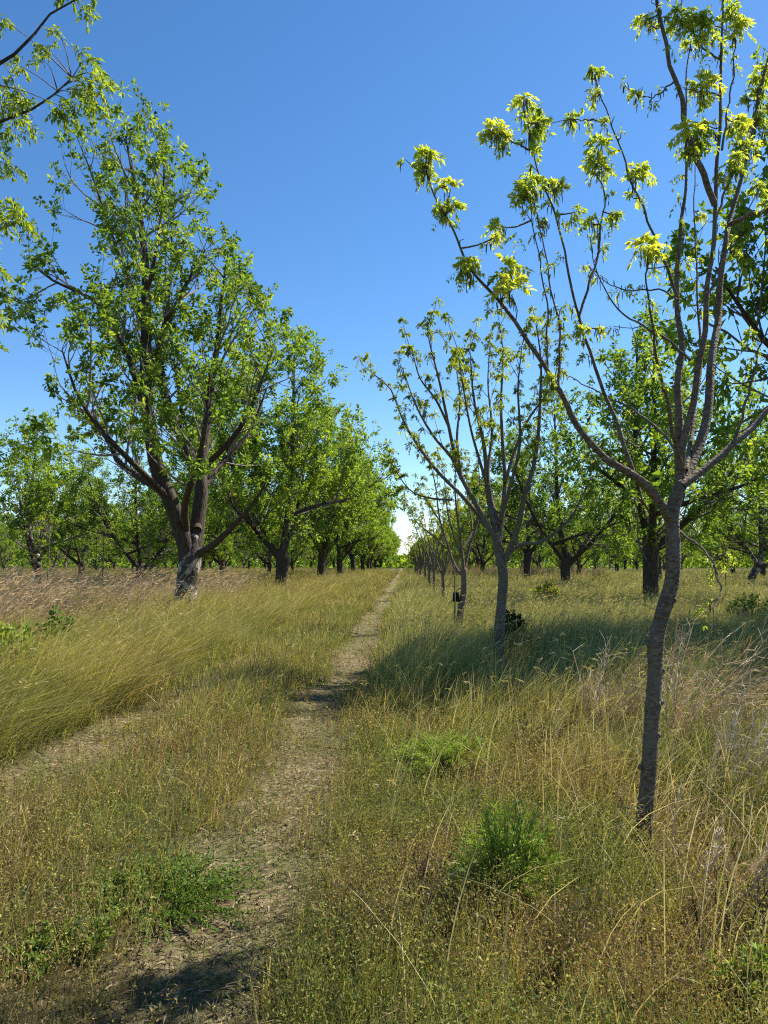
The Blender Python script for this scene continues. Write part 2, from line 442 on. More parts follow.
def big_left():
    D = 22.0
    T = Tree(3)
    b = P(187, 616, D); b[2] = gz(b[0], b[1]) - .05
    def pp(*l): return [P(x, y, D + dz) for x, y, dz in l]
    px = D / F
    tr = [b] + pp((186, 600, 0), (188, 575, 0), (192, 552, 0), (194, 538, 0))
    q = resample(tr, 26); t = np.linspace(0, 1, 26)
    T.limbs.append((q, px * (10.4 + 2.6 * np.exp(-t * 9) - 5.5 * sstep(.74, 1, t))))
    L = T.limb
    L(pp((188, 566, 0), (187, 549, -.05), (181, 530, -.2), (170, 500, -.5), (158, 472, -.8), (152, 440, -1.0), (146, 397, -1.0), (146, 330, -.8), (146, 280, -.6), (143, 240, -.4), (136, 190, -.2), (125, 135, 0)), 10.5 * px, .02, 26)
    L(pp((190, 566, 0), (195, 546, .1), (198, 520, .3), (201, 482, .4), (188, 452, .2), (168, 405, .1), (160, 372, 0), (160, 338, 0), (175, 308, .2), (186, 285, .3), (205, 250, .3)), 9.5 * px, .025, 24)
    L(pp((201, 480, .4), (205, 440, .9), (212, 380, 1.3), (219, 334, 1.5), (222, 295, 1.6), (228, 255, 1.6)), 6.5 * px, .025, 18)
    L(pp((195, 556, 0), (212, 546, -.4), (238, 521, -1.0), (256, 499, -1.5), (266, 482, -1.8)), 5 * px, .025, 16)
    L(pp((180, 527, -.2), (162, 492, .4), (140, 478, .9), (117, 460, 1.4), (108, 440, 1.6), (85, 415, 1.7), (60, 385, 1.8)), 6 * px, .02, 16)
    L(pp((150, 430, -1), (130, 362, -1.5), (117, 334, -1.7), (104, 309, -1.9), (85, 295, -2), (52, 280, -2), (30, 262, -2.1)), 4.2 * px, .018, 16)
    L(pp((206, 465, .6), (226, 446, .2), (246, 418, -.4), (262, 380, -.8), (275, 345, -1)), 4 * px, .02, 14)
    L(pp((146, 330, -.8), (132, 290, -.2), (112, 235, .3), (92, 175, .5), (76, 135, .6)), 3 * px, .012, 14)
    L(pp((146, 300, -.7), (158, 240, -1.0), (164, 180, -1.1), (163, 135, -1.1)), 2.6 * px, .012, 12)
    L(pp((160, 360, 0), (168, 300, 1.2), (172, 250, 1.6), (170, 205, 1.7)), 3 * px, .012, 12)
    # limbs towards and away from the path's line of sight
    L([P(197, 530, D), P(200, 500, D + 1.2), P(190, 450, D + 2.6), P(180, 400, D + 3.4), P(172, 340, D + 3.8)], 5.5 * px, .02, 16)
    L([P(186, 535, D), P(185, 505, D - 1.2), P(195, 470, D - 2.4), P(205, 430, D - 3.1), P(210, 370, D - 3.4)], 5 * px, .02, 16)
    L([P(170, 500, D - .5), P(140, 470, D - 1.8), P(110, 440, D - 2.6), P(80, 400, D - 3.0), P(62, 350, D - 3.1)], 4.2 * px, .02, 16)
    L([P(200, 490, D + .4), P(225, 460, D + 1.6), P(250, 430, D + 2.3), P(268, 385, D + 2.7)], 4.2 * px, .02, 14)
    c = P(160, 400, D)
    def z(y): return P(160, y, D)[2]
    def w(p): return p * px
    env = envelope(c[0], c[1], [(z(520), w(95), w(95), 2.6), (z(470), w(130), w(130), 3.8), (z(400), w(148), w(152), 4.3), (z(330), w(150), w(128), 4.2),
                                (z(280), w(138), w(92), 3.6), (z(220), w(125), w(55), 2.8), (z(160), w(112), w(28), 2.0), (z(128), w(100), w(12), 1.4), (z(112), w(80), w(4), .8)])
    T.grow(env, b_step=.36, b_len=(.8, 1.9), t_step=.44, t_len=(.25, .65), start=.25, cl_mid=.4, sec=.75, thin=lambda z: .6 * sstep(7.5, 13.0, z))
    print('big', len(T.br), len(T.tw), len(T.cl))
    return finish_tree(T, 'orchard_tree', 'tall old tree with pale scaly trunk forking low into heavy limbs beside the grassy track', 'tree', b, 'mature trees in the row along the track',
                       M_bark_old, M_twig_grey, M_leaf_old, PAL_OLD, per=16, L=(.10, .19), wr=.54, spread=.10, k=10, rough=.10, split_limbs=True)
big_left()

# ------------------------------------------------------------------ generic mature trees
def generic(seed, H, W, fork, nl, lean=.0, pal=PAL_OLD, bark=M_bark_dark, tr=.27, label='', group='', dens=1.0, lowz=1.1):
    r = np.random.default_rng(seed + 100)
    T = Tree(seed)
    b = np.zeros(3)
    top = np.array([r.normal() * .15, r.normal() * .15, fork])
    q = resample([b + (0, 0, -.1), b + (0, 0, .35 * fork), (top + b) / 2 + (0.05, 0, .2 * fork), top], 16); t = np.linspace(0, 1, 16)
    T.limbs.append((q, tr * (1 + .35 * np.exp(-t * 8) + .12 * sstep(.6, 1, t))))
    a0 = r.uniform(0, 6.28)
    for i in range(nl):
        a = a0 + i * 2 * math.pi / nl + r.normal() * .3
        out = np.array([math.cos(a), math.sin(a), 0])
        if i == 0:   # leader
            e = np.array([r.normal() * .5, r.normal() * .5, H * .93]); rr = .62
            pts = [top - (0, 0, .25), top + (e - top) * .3 + out * .4, top + (e - top) * .65 + out * .2, e]
        else:
            reach = W * r.uniform(.55, .85); rise = H * r.uniform(.55, .85)
            rr = r.uniform(.4, .6)
            e = out * reach; e[2] = rise
            pts = [top - (0, 0, r.uniform(.1, .5)), top + out * reach * .35 + (0, 0, (rise - fork) * .2), top * .5 + out * reach * .7 + (0, 0, fork * .5 + (rise - fork) * .52), e]
        T.limb(pts, tr * rr, .02, 16)
    for i in range(3):   # low spreading limbs
        a = a0 + 1 + i * 2.1 + r.normal() * .3; out = np.array([math.cos(a), math.sin(a), 0])
        k = T.limbs[1 + (i % nl)][0][3]
        T.limb([k, k + out * W * .3 + (0, 0, .5), k + out * W * .6 + (0, 0, .9), k + out * W * .85 + (0, 0, 1.0 + r.uniform(0, 1))], tr * .38, .02, 12)
    env = envelope(0, 0, [(lowz, W * .75, W * .75, W * .75), (H * .3, W, W, W), (H * .5, W * .98, W * .98, W * .98), (H * .75, W * .62, W * .62, W * .62), (H * .92, W * .25, W * .25, W * .25), (H, W * .08, W * .08, W * .08)])
    T.grow(env, b_step=.42 / dens, b_len=(.9, 2.2), t_step=.30 / dens, t_len=(.3, .7), start=.15, cl_mid=.5, sec=.6)
    print('gen', len(T.br), len(T.tw), len(T.cl))
    return finish_tree(T, 'orchard_tree', label, 'tree', b, group, bark, M_twig, M_leaf_old, pal, per=13, L=(.12, .22), wr=.52, k=8, rough=.08, spread=.14)

ROW_L = 'mature trees in the row along the track'
ROW_R = 'mature trees in the row behind the young trees'
FAR_L = 'orchard rows beyond the dead purple weeds'
FAR_R = 'orchard rows beyond the shaded tall grass'
G1 = generic(21, 12.8, 5.2, 1.9, 4, pal=PAL_BRIGHT, label='', group=ROW_L, dens=1.1)
G2 = generic(22, 12.5, 5.0, 2.2, 5, pal=PAL_BRIGHT, label='', group=ROW_L, dens=1.1)
G3 = generic(23, 11.0, 5.2, 2.4, 3, pal=PAL_OLD, label='', group=ROW_R, dens=.86)
G4 = generic(24, 11.5, 5.4, 1.7, 4, pal=PAL_OLD, label='', group=ROW_R, dens=.86)
G5 = generic(25, 9.5, 4.6, 1.5, 4, pal=PAL_BRIGHT, bark=M_bark_old, tr=.22, label='', group=FAR_L, lowz=.9, dens=.8)
used = set()
def place(G, x, y, rot, s, label, group):
    loc = (x, y, float(gz(x, y)) - .03)
    sc3 = (s, s, s) if np.isscalar(s) else s
    if G.name not in used:
        used.add(G.name)
        G.location = loc; G.rotation_euler = (0, 0, rot); G.scale = sc3; G['label'] = label; G['group'] = group
        return G
    return copy_tree(G, loc, rot, sc3, label, group)

# row along the track (near one first)
place(G1, -6.35, 38.5, .6, (1.12, 1.12, 1.1), 'second trunk along the track, leafy tree behind the tall pale scaly one', ROW_L)
place(G2, -6.4, 57, 2.0, 1.1, 'third trunk along the track, bushy tree with a dark trunk', ROW_L)
place(G1, -6.5, 75, 3.9, 1.1, 'fourth trunk along the track, leafy tree in the receding row', ROW_L)
place(G2, -6.4, 93, 5.0, 1.12, 'fifth trunk along the track, leafy tree in the receding row', ROW_L)
for k, y in enumerate((112, 126, 140, 156, 172, 190, 210, 232)):
    place((G1, G2)[k % 2], -6.4 + rng.normal() * .3, y, rng.uniform(0, 6), rng.uniform(.9, 1.05), 'tiny far tree merging into the end of the leafy row by the track', ROW_L)
# near tree whose branches hang into the top of the view, trunk outside it: built below
# right row
place(G3, 9.0, 27.9, 1.2, 1.0, 'dark straight trunk with rising side limb standing in sunlit grass', ROW_R)
place(G4, 9.0, 42.5, 2.6, 1.0, 'tree with a dark V-shaped fork behind the second young tree', ROW_R)
place(G2, 10.1, 15.6, .4, (.95, 1.08, 1.2), 'big tree casting the wide shade band, only its dark leaves in view', ROW_R)
place(G3, 9.2, 57, 3.3, 1.0, 'tree just beyond the dark V-forked one', ROW_R)
for k, y in enumerate((71, 85, 99, 114, 130, 148, 168, 190)):
    place((G3, G4)[k % 2], 9.2 + rng.normal() * .4, y, rng.uniform(0, 6), rng.uniform(.85, 1.0), 'far tree lined up behind the V-forked tree', ROW_R)
# rows further out on both sides
place(G5, -21.5, 43.5, 1.0, 1.08, 'sparse tree with several pale upright stems above dead purple weeds', FAR_L)
place(G4, -14.6, 41, 2.9, .8, 'dark double trunk between the sparse tree and the pale scaly trunk', FAR_L)
for row in range(5):
    x0 = -16 - row * 9.5
    for y in np.arange(52 + (row % 2) * 8, 175, 16.5):
        if x0 / y < -.62 or rng.random() < .08: continue
        place((G5, G4, G1)[int(rng.integers(0, 3))], x0 + rng.normal() * .7, y + rng.normal() * 1.2, rng.uniform(0, 6), rng.uniform(.75, .98), 'distant tree in the crowded rows beyond the dead purple weeds', FAR_L)
place(G5, 20.4, 45, 2.2, 1.0, 'low forked tree with spreading grey limbs beyond the yellow tufts', FAR_R)
for row in range(5):
    x0 = 18.5 + row * 9.5
    for y in np.arange(40 + (row % 2) * 8, 170, 16.5):
        if x0 / y > .62 or (row == 0 and y < 50) or rng.random() < .08: continue
        place((G5, G3, G4)[int(rng.integers(0, 3))], x0 + rng.normal() * .7, y + rng.normal() * 1.2, rng.uniform(0, 6), rng.uniform(.75, .98), 'distant tree in the crowded rows beyond the shaded grass', FAR_R)

for x, y, k in ((3.0, 88, .42), (2.3, 104, .40), (4.6, 96, .55), (3.6, 118, .60), (2.6, 140, .55), (5.2, 128, .7), (3.6, 165, .7)):
    place((G5, G2)[int(x * 10) % 2], x, y, rng.uniform(0, 6), k, 'low bushy tree crowding the far end of the replanted row', 'bushy trees at the far end of the replanted row')

# ------------------------------------------------------------------ near tree at the edge: its branches reach into the view
def compound(mb, cl, per=7, Lr=(.09, .16), nl=5, ll=(.035, .06), pal=PAL_NEW, droop=.55, r=None, wr=.42):
    """tufts of pinnate leaves: cl = rows (pos, dir, size)"""
    r = r or rng
    pal = np.array(pal)
    for p, d, s in cl:
        m = max(3, int(per * r.uniform(.7, 1.3)))
        az = norm(d * .7 + r.normal(size=(m, 3)) * .75)
        Lk = r.uniform(*Lr, m) * s
        tt = np.linspace(.25, 1, nl)
        c0 = r.random()
        for i in range(m):
            dd = az[i]
            pts = p + dd * (Lk[i] * tt)[:, None] + np.array([0, 0, -droop]) * ((Lk[i] * tt ** 2))[:, None]
            tan = norm(dd + np.array([0, 0, -2 * droop]) * tt[:, None])
            sd = norm(np.cross(tan, r.normal(size=3)))
            B = np.concatenate([pts, pts, pts[-1:]]); 
            Dd = np.concatenate([norm(sd + tan * .8), norm(-sd + tan * .8), tan[-1:]])
            Dd = norm(Dd + r.normal(size=Dd.shape) * .18 + np.array([0, 0, -.25]))
            ln = r.uniform(*ll, len(B)) * s * 1.0
            x = np.clip(c0 * .6 + r.random(len(B)) * .4, 0, .999) * (len(pal) - 1); ii = x.astype(int); f = (x - ii)[:, None]
            leaflets(mb, B, Dd, ln, ln * wr, pal[ii] * (1 - f) + pal[ii + 1] * f, near=True)

def catkins(mb, cl, per=4, r=None):
    r = r or rng
    for p, d, s in cl:
        for i in range(int(per * r.uniform(.5, 1.5))):
            b = p - d * r.uniform(0, .07) * s + r.normal(size=3) * .012
            L = r.uniform(.05, .10) * s
            o = r.normal(size=3) * .25
            q = np.stack([b, b + np.array([o[0] * .3, o[1] * .3, -.3]) * L, b + np.array([o[0] * .5, o[1] * .5, -1]) * L])
            tubes(mb, q, np.array([.0016, .0028, .0012]) * 1.2, 3, np.array([.15, .16, .05]) * r.uniform(.7, 1.3))

def near_left():
    D = 8.0
    T = Tree(41)
    b = np.array([-6.6, 4.6, 0.]); b[2] = gz(b[0], b[1]) - .05
    T.limb([b, b + (0.05, 0, 1), b + (0, .05, 2.2)], .34, .30, 14)
    f = b + (0, .05, 2.1)
    limbs = [
        [f, f + (.5, .8, 1.5), P(-120, 190, 7.0), P(-30, 135, 7.3), P(10, 118, 7.5), P(42, 104, 7.6), P(72, 78, 7.7)],
        [f, f + (.4, .5, 2.2), P(-110, 120, 6.6), P(-20, 75, 6.9), P(25, 46, 7.0), P(45, 18, 7.1), P(75, 0, 7.2)],
        [f, f + (.6, 1.0, 1.0), P(-140, 330, 7.6), P(-60, 265, 7.9), P(-15, 235, 8.0), P(18, 222, 8.1)],
        [f, f + (-.6, .4, 2.4), f + (-1.2, .6, 5.0), f + (-1.4, .8, 8.0)],
        [f, f + (-1.2, -.8, 1.6), f + (-2.4, -1.6, 3.6), f + (-3.0, -2.2, 6.0)],
        [f, f + (.5, -1.2, 1.8), f + (1.0, -2.4, 3.8), f + (1.2, -3.2, 6.2)],
        [f, f + (.3, .2, 2.5), f + (.5, .6, 5.0), f + (.4, 1.0, 8.0)],
    ]
    for l in limbs[:3]: T.limb(l, .09, .008, 24, 1.2)
    for l in limbs[3:]: T.limb(l, .15, .02, 14)
    # fill of the crown outside the frame (it shades the tall grass)
    def env(p):
        q = p - f
        if q[2] < .3: return False
        x, y = 384 + 0, 0
        return (q[0] / 3.6) ** 2 + (q[1] / 4.2) ** 2 + ((q[2] - 4.5) / 4.8) ** 2 < 1 and (p[0] < -.64 * p[1] - .5 or p[2] > 1.6 + .85 * p[1] + .3)
    T.grow(env, T.limbs[4:], b_step=.4, t_step=.34, t_len=(.3, .6), start=.2)
    root = thing('orchard_tree', 'tree out of view whose bright drooping leaf sprays hang into the sky', 'tree', b, ROW_L)
    tb = MB(); tubes(tb, *T.limbs[0], 14, rough=.1); tb.build('trunk', M_bark_old, root, b, smooth=True)
    for q, rad in T.limbs[1:]:
        lb = MB(); tubes(lb, q, rad, 8); lb.build('limb', M_bark_dark, root, b, smooth=True)
    cb = MB(); wb = MB()
    T.leaves(cb, 10, (.09, .15), pal=PAL_BRIGHT)
    T.twigs(wb)
    # sprays seen against the sky
    tufts = [(88, 62, 1.2), (96, 78, 1.3), (84, 84, 1.1), (92, 98, 1.2), (100, 92, 1.0), (76, 108, 1.0), (60, 106, 1.0), (20, 66, 1.0), (12, 92, 1.3), (4, 108, 1.3), (22, 110, 1.2), (-8, 95, 1.3), (30, 124, .9), (14, 132, 1.0),
             (46, 48, .8), (56, 30, .7), (84, 2, 1.0), (70, -8, 1.0), (95, -14, 1.0), (0, 18, .9), (-10, 50, 1.2), (4, 160, .9), (16, 170, .8), (-6, 152, 1.0), (10, 208, 1.2), (20, 218, 1.1), (-4, 205, 1.2), (0, 222, 1.1), (-20, 215, 1.2),
             (0, 275, .8), (6, 290, .6), (-4, 318, .8), (-6, 268, .9), (40, 62, .7), (-2, 345, .6)]
    sk = np.vstack([resample(l, 60) for l in limbs[:3]])
    cl = []
    for x, y, s in tufts:
        p = P(x, y, 7.5 + rng.normal() * .25)
        d2 = np.linalg.norm(sk - p, axis=1) + .8 * np.maximum(0, sk[:, 2] - p[2])
        a = sk[np.argmin(d2)]
        m = (a + p) / 2 + np.array([0, 0, .08]) + rng.normal(size=3) * .03
        q = resample([a, m, p], 6); tubes(wb, q, np.linspace(.008, .003, 6), 4)
        d = norm(p - m); cl.append((p, d, s * 1.1)); cl.append((p - d * .12 + rng.normal(size=3) * .06, d, s * .8))
    compound(cb, cl, per=6, Lr=(.09, .15), nl=5, ll=(.045, .07), pal=[(.14, .22, .03), (.22, .31, .045), (.34, .42, .06)], droop=.45)
    catkins(cb, cl, 3)
    cr = cb.build('crown', M_leaf_new, root, b)
    wb.build('branches', M_twig, cr, b, smooth=True)
near_left()

# ------------------------------------------------------------------ young trees
def young_one():
    D = 4.2
    px = D / F
    r = np.random.default_rng(77)
    b = P(643, 852, D); b[2] = gz(b[0], b[1]) - .03
    def pp(l, d0=0, d1=0):
        n = len(l); return [P(x, y, D + d0 + (d1 - d0) * i / max(1, n - 1)) for i, (x, y) in enumerate(l)]
    root = thing('young_tree', 'slender young tree with crooked trunk and yellow leaf tufts beside pale dead stalks', 'tree', b, 'young trees in the replanted row')
    tr = [b] + pp([(645, 815), (649, 770), (652, 720), (655, 675), (656, 642), (663, 612), (672, 580), (673, 545), (672, 515), (680, 485)])
    q = resample(tr, 60); t = np.linspace(0, 1, 60)
    rad = px * (7.3 - .3 * t + 4.0 * np.exp(-t * 16) - 1.0 * sstep(.9, 1, t))
    rad = rad * (1 + .14 * np.exp(-((t - .56) / .03) ** 2) + .10 * np.exp(-((t - .40) / .012) ** 2) + .08 * np.exp(-((t - .68) / .015) ** 2) + .07 * np.exp(-((t - .24) / .012) ** 2))
    tb = MB(); tubes(tb, q, rad, 22, rough=.05)
    # knots and old pruning scars
    for tt, ang in ((.565, 2.6), (.41, .2), (.69, .5), (.25, 3.0), (.33, 5.5), (.50, .3), (.80, 3.3)):
        i = int(tt * 59); o = np.array([math.cos(ang), -abs(math.sin(ang)) * .6, .35]); o /= np.linalg.norm(o)
        s0 = q[i] + o * rad[i] * .6
        tubes(tb, np.stack([s0, s0 + o * rad[i] * .5, s0 + o * rad[i] * .75, s0 + o * rad[i] * .78]), np.array([.5, .42, .3, .01]) * rad[i], 9, rough=.15)
    tb.build('trunk', M_bark_young, root, b, smooth=True)
    LB = {
        'A': ([(673, 528), (664, 508), (650, 488), (634, 475), (604, 457), (576, 424), (554, 385), (532, 346), (500, 303), (479, 280), (464, 258), (444, 215), (431, 190), (424, 166)], 0, -.75, 6.2, 1.0),
        'B': ([(679, 490), (690, 468), (704, 430), (711, 380), (715, 340), (719, 310), (724, 245), (730, 218), (744, 170), (761, 85), (775, 30), (785, -40)], 0, 1.25, 7.2, 1.6),
        'C': ([(680, 492), (684, 440), (696, 390), (704, 340), (707, 300), (714, 220), (718, 150), (721, 50), (722, 0), (726, -70)], .03, .0, 5.2, 1.2),
        'K': ([(680, 490), (679, 440), (679, 390), (682, 345), (679, 318), (675, 282), (680, 240), (686, 165), (685, 90), (690, 40)], .02, .5, 6.0, 1.0),
        'D': ([(715, 205), (706, 180), (690, 140), (679, 95), (669, 60), (657, 5), (646, -50)], .0, -.35, 4.2, 2.2),
        'E': ([(682, 486), (700, 472), (714, 460), (744, 437), (770, 410), (820, 372), (870, 320), (905, 240)], -.02, .3, 5.6, 1.4),
        'Fb': ([(634, 475), (616, 420), (599, 380), (584, 340), (579, 318), (571, 285), (561, 240), (554, 210), (544, 185), (532, 150), (526, 122)], -.12, -.25, 3.0, 1.0),
        'Gb': ([(579, 316), (591, 280), (599, 240), (604, 192), (596, 172), (596, 150)], -.2, .1, 2.0, .9),
        'H': ([(678, 300), (671, 278), (654, 235), (634, 190), (619, 145), (604, 108), (594, 78)], .1, -.2, 2.4, .9),
        'I': ([(681, 455), (654, 425), (604, 395), (574, 380), (560, 372)], 0, .4, 2.2, .8),
        'I2': ([(690, 360), (668, 340), (624, 315), (601, 282), (589, 238)], .05, .3, 2.0, .8),
        'I3': ([(678, 300), (660, 290), (624, 290), (599, 277), (586, 262)], .05, .45, 1.4, .7),
        'V1': ([(558, 392), (560, 340), (549, 280), (539, 220), (528, 196)], -.3, -.35, 1.6, .8),
        'V2': ([(548, 372), (546, 305), (534, 230), (530, 200)], -.32, -.15, 1.4, .7),
        'W': ([(729, 225), (746, 216), (768, 210), (800, 190), (830, 150)], .2, -.1, 3.2, 1.0),
        'X': ([(735, 440), (750, 390), (762, 340), (790, 290)], .1, .3, 2.4, .9),
        'Y': ([(714, 225), (730, 180), (748, 140), (757, 95)], .4, .9, 2.0, .9),
        'Z': ([(707, 300), (722, 262), (745, 215), (760, 186)], .3, .7, 1.8, .9),
        'Q': ([(721, 60), (700, 45), (684, 20), (680, -20)], 0, -.2, 1.4, .7),
        'S': ([(722, 150), (731, 90), (735, 40), (738, -10)], 0, .25, 1.6, .8),
        'T1': ([(674, 82), (655, 96), (636, 95)], -.15, -.3, 1.3, .7),
        'T2': ([(606, 122), (585, 120), (568, 119)], -.15, -.05, 1.1, .7),
        'T3': ([(530, 150), (512, 142), (497, 132)], -.24, -.4, 1.3, .7),
        'T4': ([(721, 95), (700, 92), (684, 88)], .0, -.1, 1.3, .7),
        'U': ([(679, 531), (701, 547), (711, 562), (720, 586), (718, 599), (709, 607)], 0, -.35, 1.8, .8),
        'U2': ([(711, 562), (722, 555), (730, 560)], -.15, -.2, .9, .5),
        # limbs towards and away from the viewer
        'M1': ([(683, 470), (670, 420), (655, 350), (648, 290), (646, 252)], -.02, -1.1, 3.2, .9),
        'M2': ([(686, 470), (694, 420), (700, 350), (696, 270), (694, 160)], .05, 1.2, 3.4, 1.0),
    }
    SK = []; anchors = []
    thick = ('A', 'B', 'C', 'K', 'E', 'D')
    tb2 = MB()
    for k, (l, d0, d1, r0, r1) in LB.items():
        pts = pp(l, d0, d1); n = 10 + 3 * len(l)
        q = resample(pts, n); t = np.linspace(0, 1, n)
        q = q + np.stack([(vnoise(t * 14, t * 0 + i * 7.7, 50 + len(k)) - .5) * .022 for i in range(3)], 1) * sstep(0, .12, t)[:, None]
        rr = px * .78 * (r1 * .8 + (r0 - r1 * .8) * (1 - t) ** 1.35)
        SK.append(q); anchors.append(rr)
        if k in thick:
            mb = MB(); tubes(mb, q, rr, 12, rough=.04); mb.build('limb', M_bark_young, root, b, smooth=True)
        else:
            tubes(tb2, q, rr, 6)
    sk = np.vstack(SK)
    tufts = [(427, 156, 1.05), (424, 168, .8), (447, 186, .9), (452, 205, .9), (444, 210, .8), (498, 225, .95), (494, 238, .6), (470, 268, 1.1), (466, 262, .8), (507, 268, 1.3), (514, 282, 1.3), (500, 290, 1.0), (530, 182, 1.2), (527, 195, 1.0), (522, 188, .8),
             (524, 98, 1.0), (534, 116, 1.25), (530, 130, 1.2), (538, 122, .9), (495, 130, 1.1), (504, 138, .9), (517, 200, .7), (558, 186, .9), (550, 182, .6), (593, 72, .7), (597, 92, .5), (572, 119, .8), (604, 122, .6), (598, 145, 1.2), (595, 160, 1.1), (602, 168, .8),
             (640, 170, 1.1), (634, 180, .9), (575, 212, .9), (591, 222, .8), (614, 214, .8), (646, 246, 1.1), (652, 252, .7), (636, 95, .7), (645, 18, .85), (652, 26, .5), (680, 12, .9), (677, 24, .8), (696, 15, 1.2), (708, 28, 1.2), (702, 40, .8), (735, 12, 1.2), (738, 26, 1.1), (730, 36, .8),
             (686, 130, 1.4), (700, 138, 1.4), (694, 150, 1.1), (708, 126, 1.0), (708, 82, 1.2), (700, 90, .9), (740, 130, 1.4), (754, 124, 1.3), (746, 146, 1.1), (762, 76, 1.1), (757, 90, .9), (757, 186, 1.0), (728, 166, 1.0), (722, 178, .8), (736, 172, .8), (700, 216, .6), (752, 334, .8), (738, 118, 1.2), (752, 145, 1.2), (764, 104, 1.2), (748, 98, 1.0), (735, 158, 1.0), (768, 130, 1.2), (775, 60, 1.2),
             (768, 205, .8), (580, 330, .7), (544, 222, .6), (552, 378, .6), (600, 330, .5), (690, 84, .6), (735, 250, .5), (690, 45, .8), (724, -20, 1.2), (650, -40, 1.2), (782, -30, 1.2), (830, 150, 1.2), (900, 240, 1.3), (870, 300, 1.2), (790, 290, 1.1), (780, 20, 1.1), (738, -30, 1.2), (682, -20, 1.1)]
    tufts = [(x, y, s * .82) for x, y, s in tufts]
    cl = []; cb = MB()
    rad_all = np.concatenate(anchors)
    for x, y, s in tufts:
        # nearest skeleton point as seen, pull the tuft to its depth
        best = None
        p0 = P(x, y, D)
        pr = sk - np.array([0, 0, CAM_Z]); pj = pr @ RM; sx = 384 + F * pj[:, 0] / -pj[:, 2]; sy = 512 - F * pj[:, 1] / -pj[:, 2]
        dd = np.hypot(sx - x, sy - y) + 1.2 * np.maximum(0, y - sy) * 0 + 400 * np.maximum(0, rad_all - 3.2 * px)
        i = int(np.argmin(dd)); a = sk[i]
        p = P(x, y, a[1] + r.normal() * .05)
        if np.linalg.norm(p - a) > .02:
            m = a * .5 + p * .5 + r.normal(size=3) * .012 - np.array([0, 0, .01])
            tubes(tb2, resample([a, m, p], 5), np.linspace(.0055, .0035, 5), 4)
            d = norm(p - a)
        else:
            d = norm(np.array([r.normal() * .3, r.normal() * .3, 1]))
        d = norm(d * .5 + np.array([0, 0, .5]))
        cl.append((p, d, s))
    compound(cb, cl, per=13, Lr=(.045, .105), nl=5, ll=(.028, .052), pal=PAL_NEW, droop=.5, r=r, wr=.42)
    cl2 = [(p - d * r.uniform(.05, .12) + r.normal(size=3) * .02, norm(d + r.normal(size=3) * .5), s * r.uniform(.4, .9)) for p, d, s in cl]
    compound(cb, cl2, per=6, Lr=(.05, .11), nl=4, ll=(.025, .05), pal=PAL_NEW[:3], droop=.8, r=r, wr=.40)
    catkins(cb, cl, 8, r=r)
    # budding spurs and small bare twigs along the limbs
    spur = []
    for q, rr in zip(SK, anchors):
        for j in range(2, len(q), 2):
            if rr[j] > 2.6 * px or j < .3 * len(q) or r.random() < .35: continue
            tan = norm(q[j] - q[j - 1]); a = r.normal(size=3); a -= tan * a.dot(tan); a = norm(a)
            L = r.uniform(.015, .05) if r.random() < .88 else r.uniform(.07, .18)
            d = norm(a * .8 + tan * .6 + np.array([0, 0, .25]))
            e = q[j] + d * L
            tubes(tb2, resample([q[j], q[j] + d * L * .5 + r.normal(size=3) * .012, e], 4), np.linspace(.0032, .0018, 4), 4)
            if r.random() < .75: spur.append((e, d, .40 + .45 * r.random() ** 2))
    compound(cb, spur, per=3, Lr=(.05, .10), nl=4, ll=(.03, .05), pal=PAL_NEW[:3], droop=.7, r=r)
    catkins(cb, spur, 3, r=r)
    cr = cb.build('crown', M_leaf_new, root, b)
    tb2.build('branches', M_bark_young, cr, b, smooth=True)
young_one()

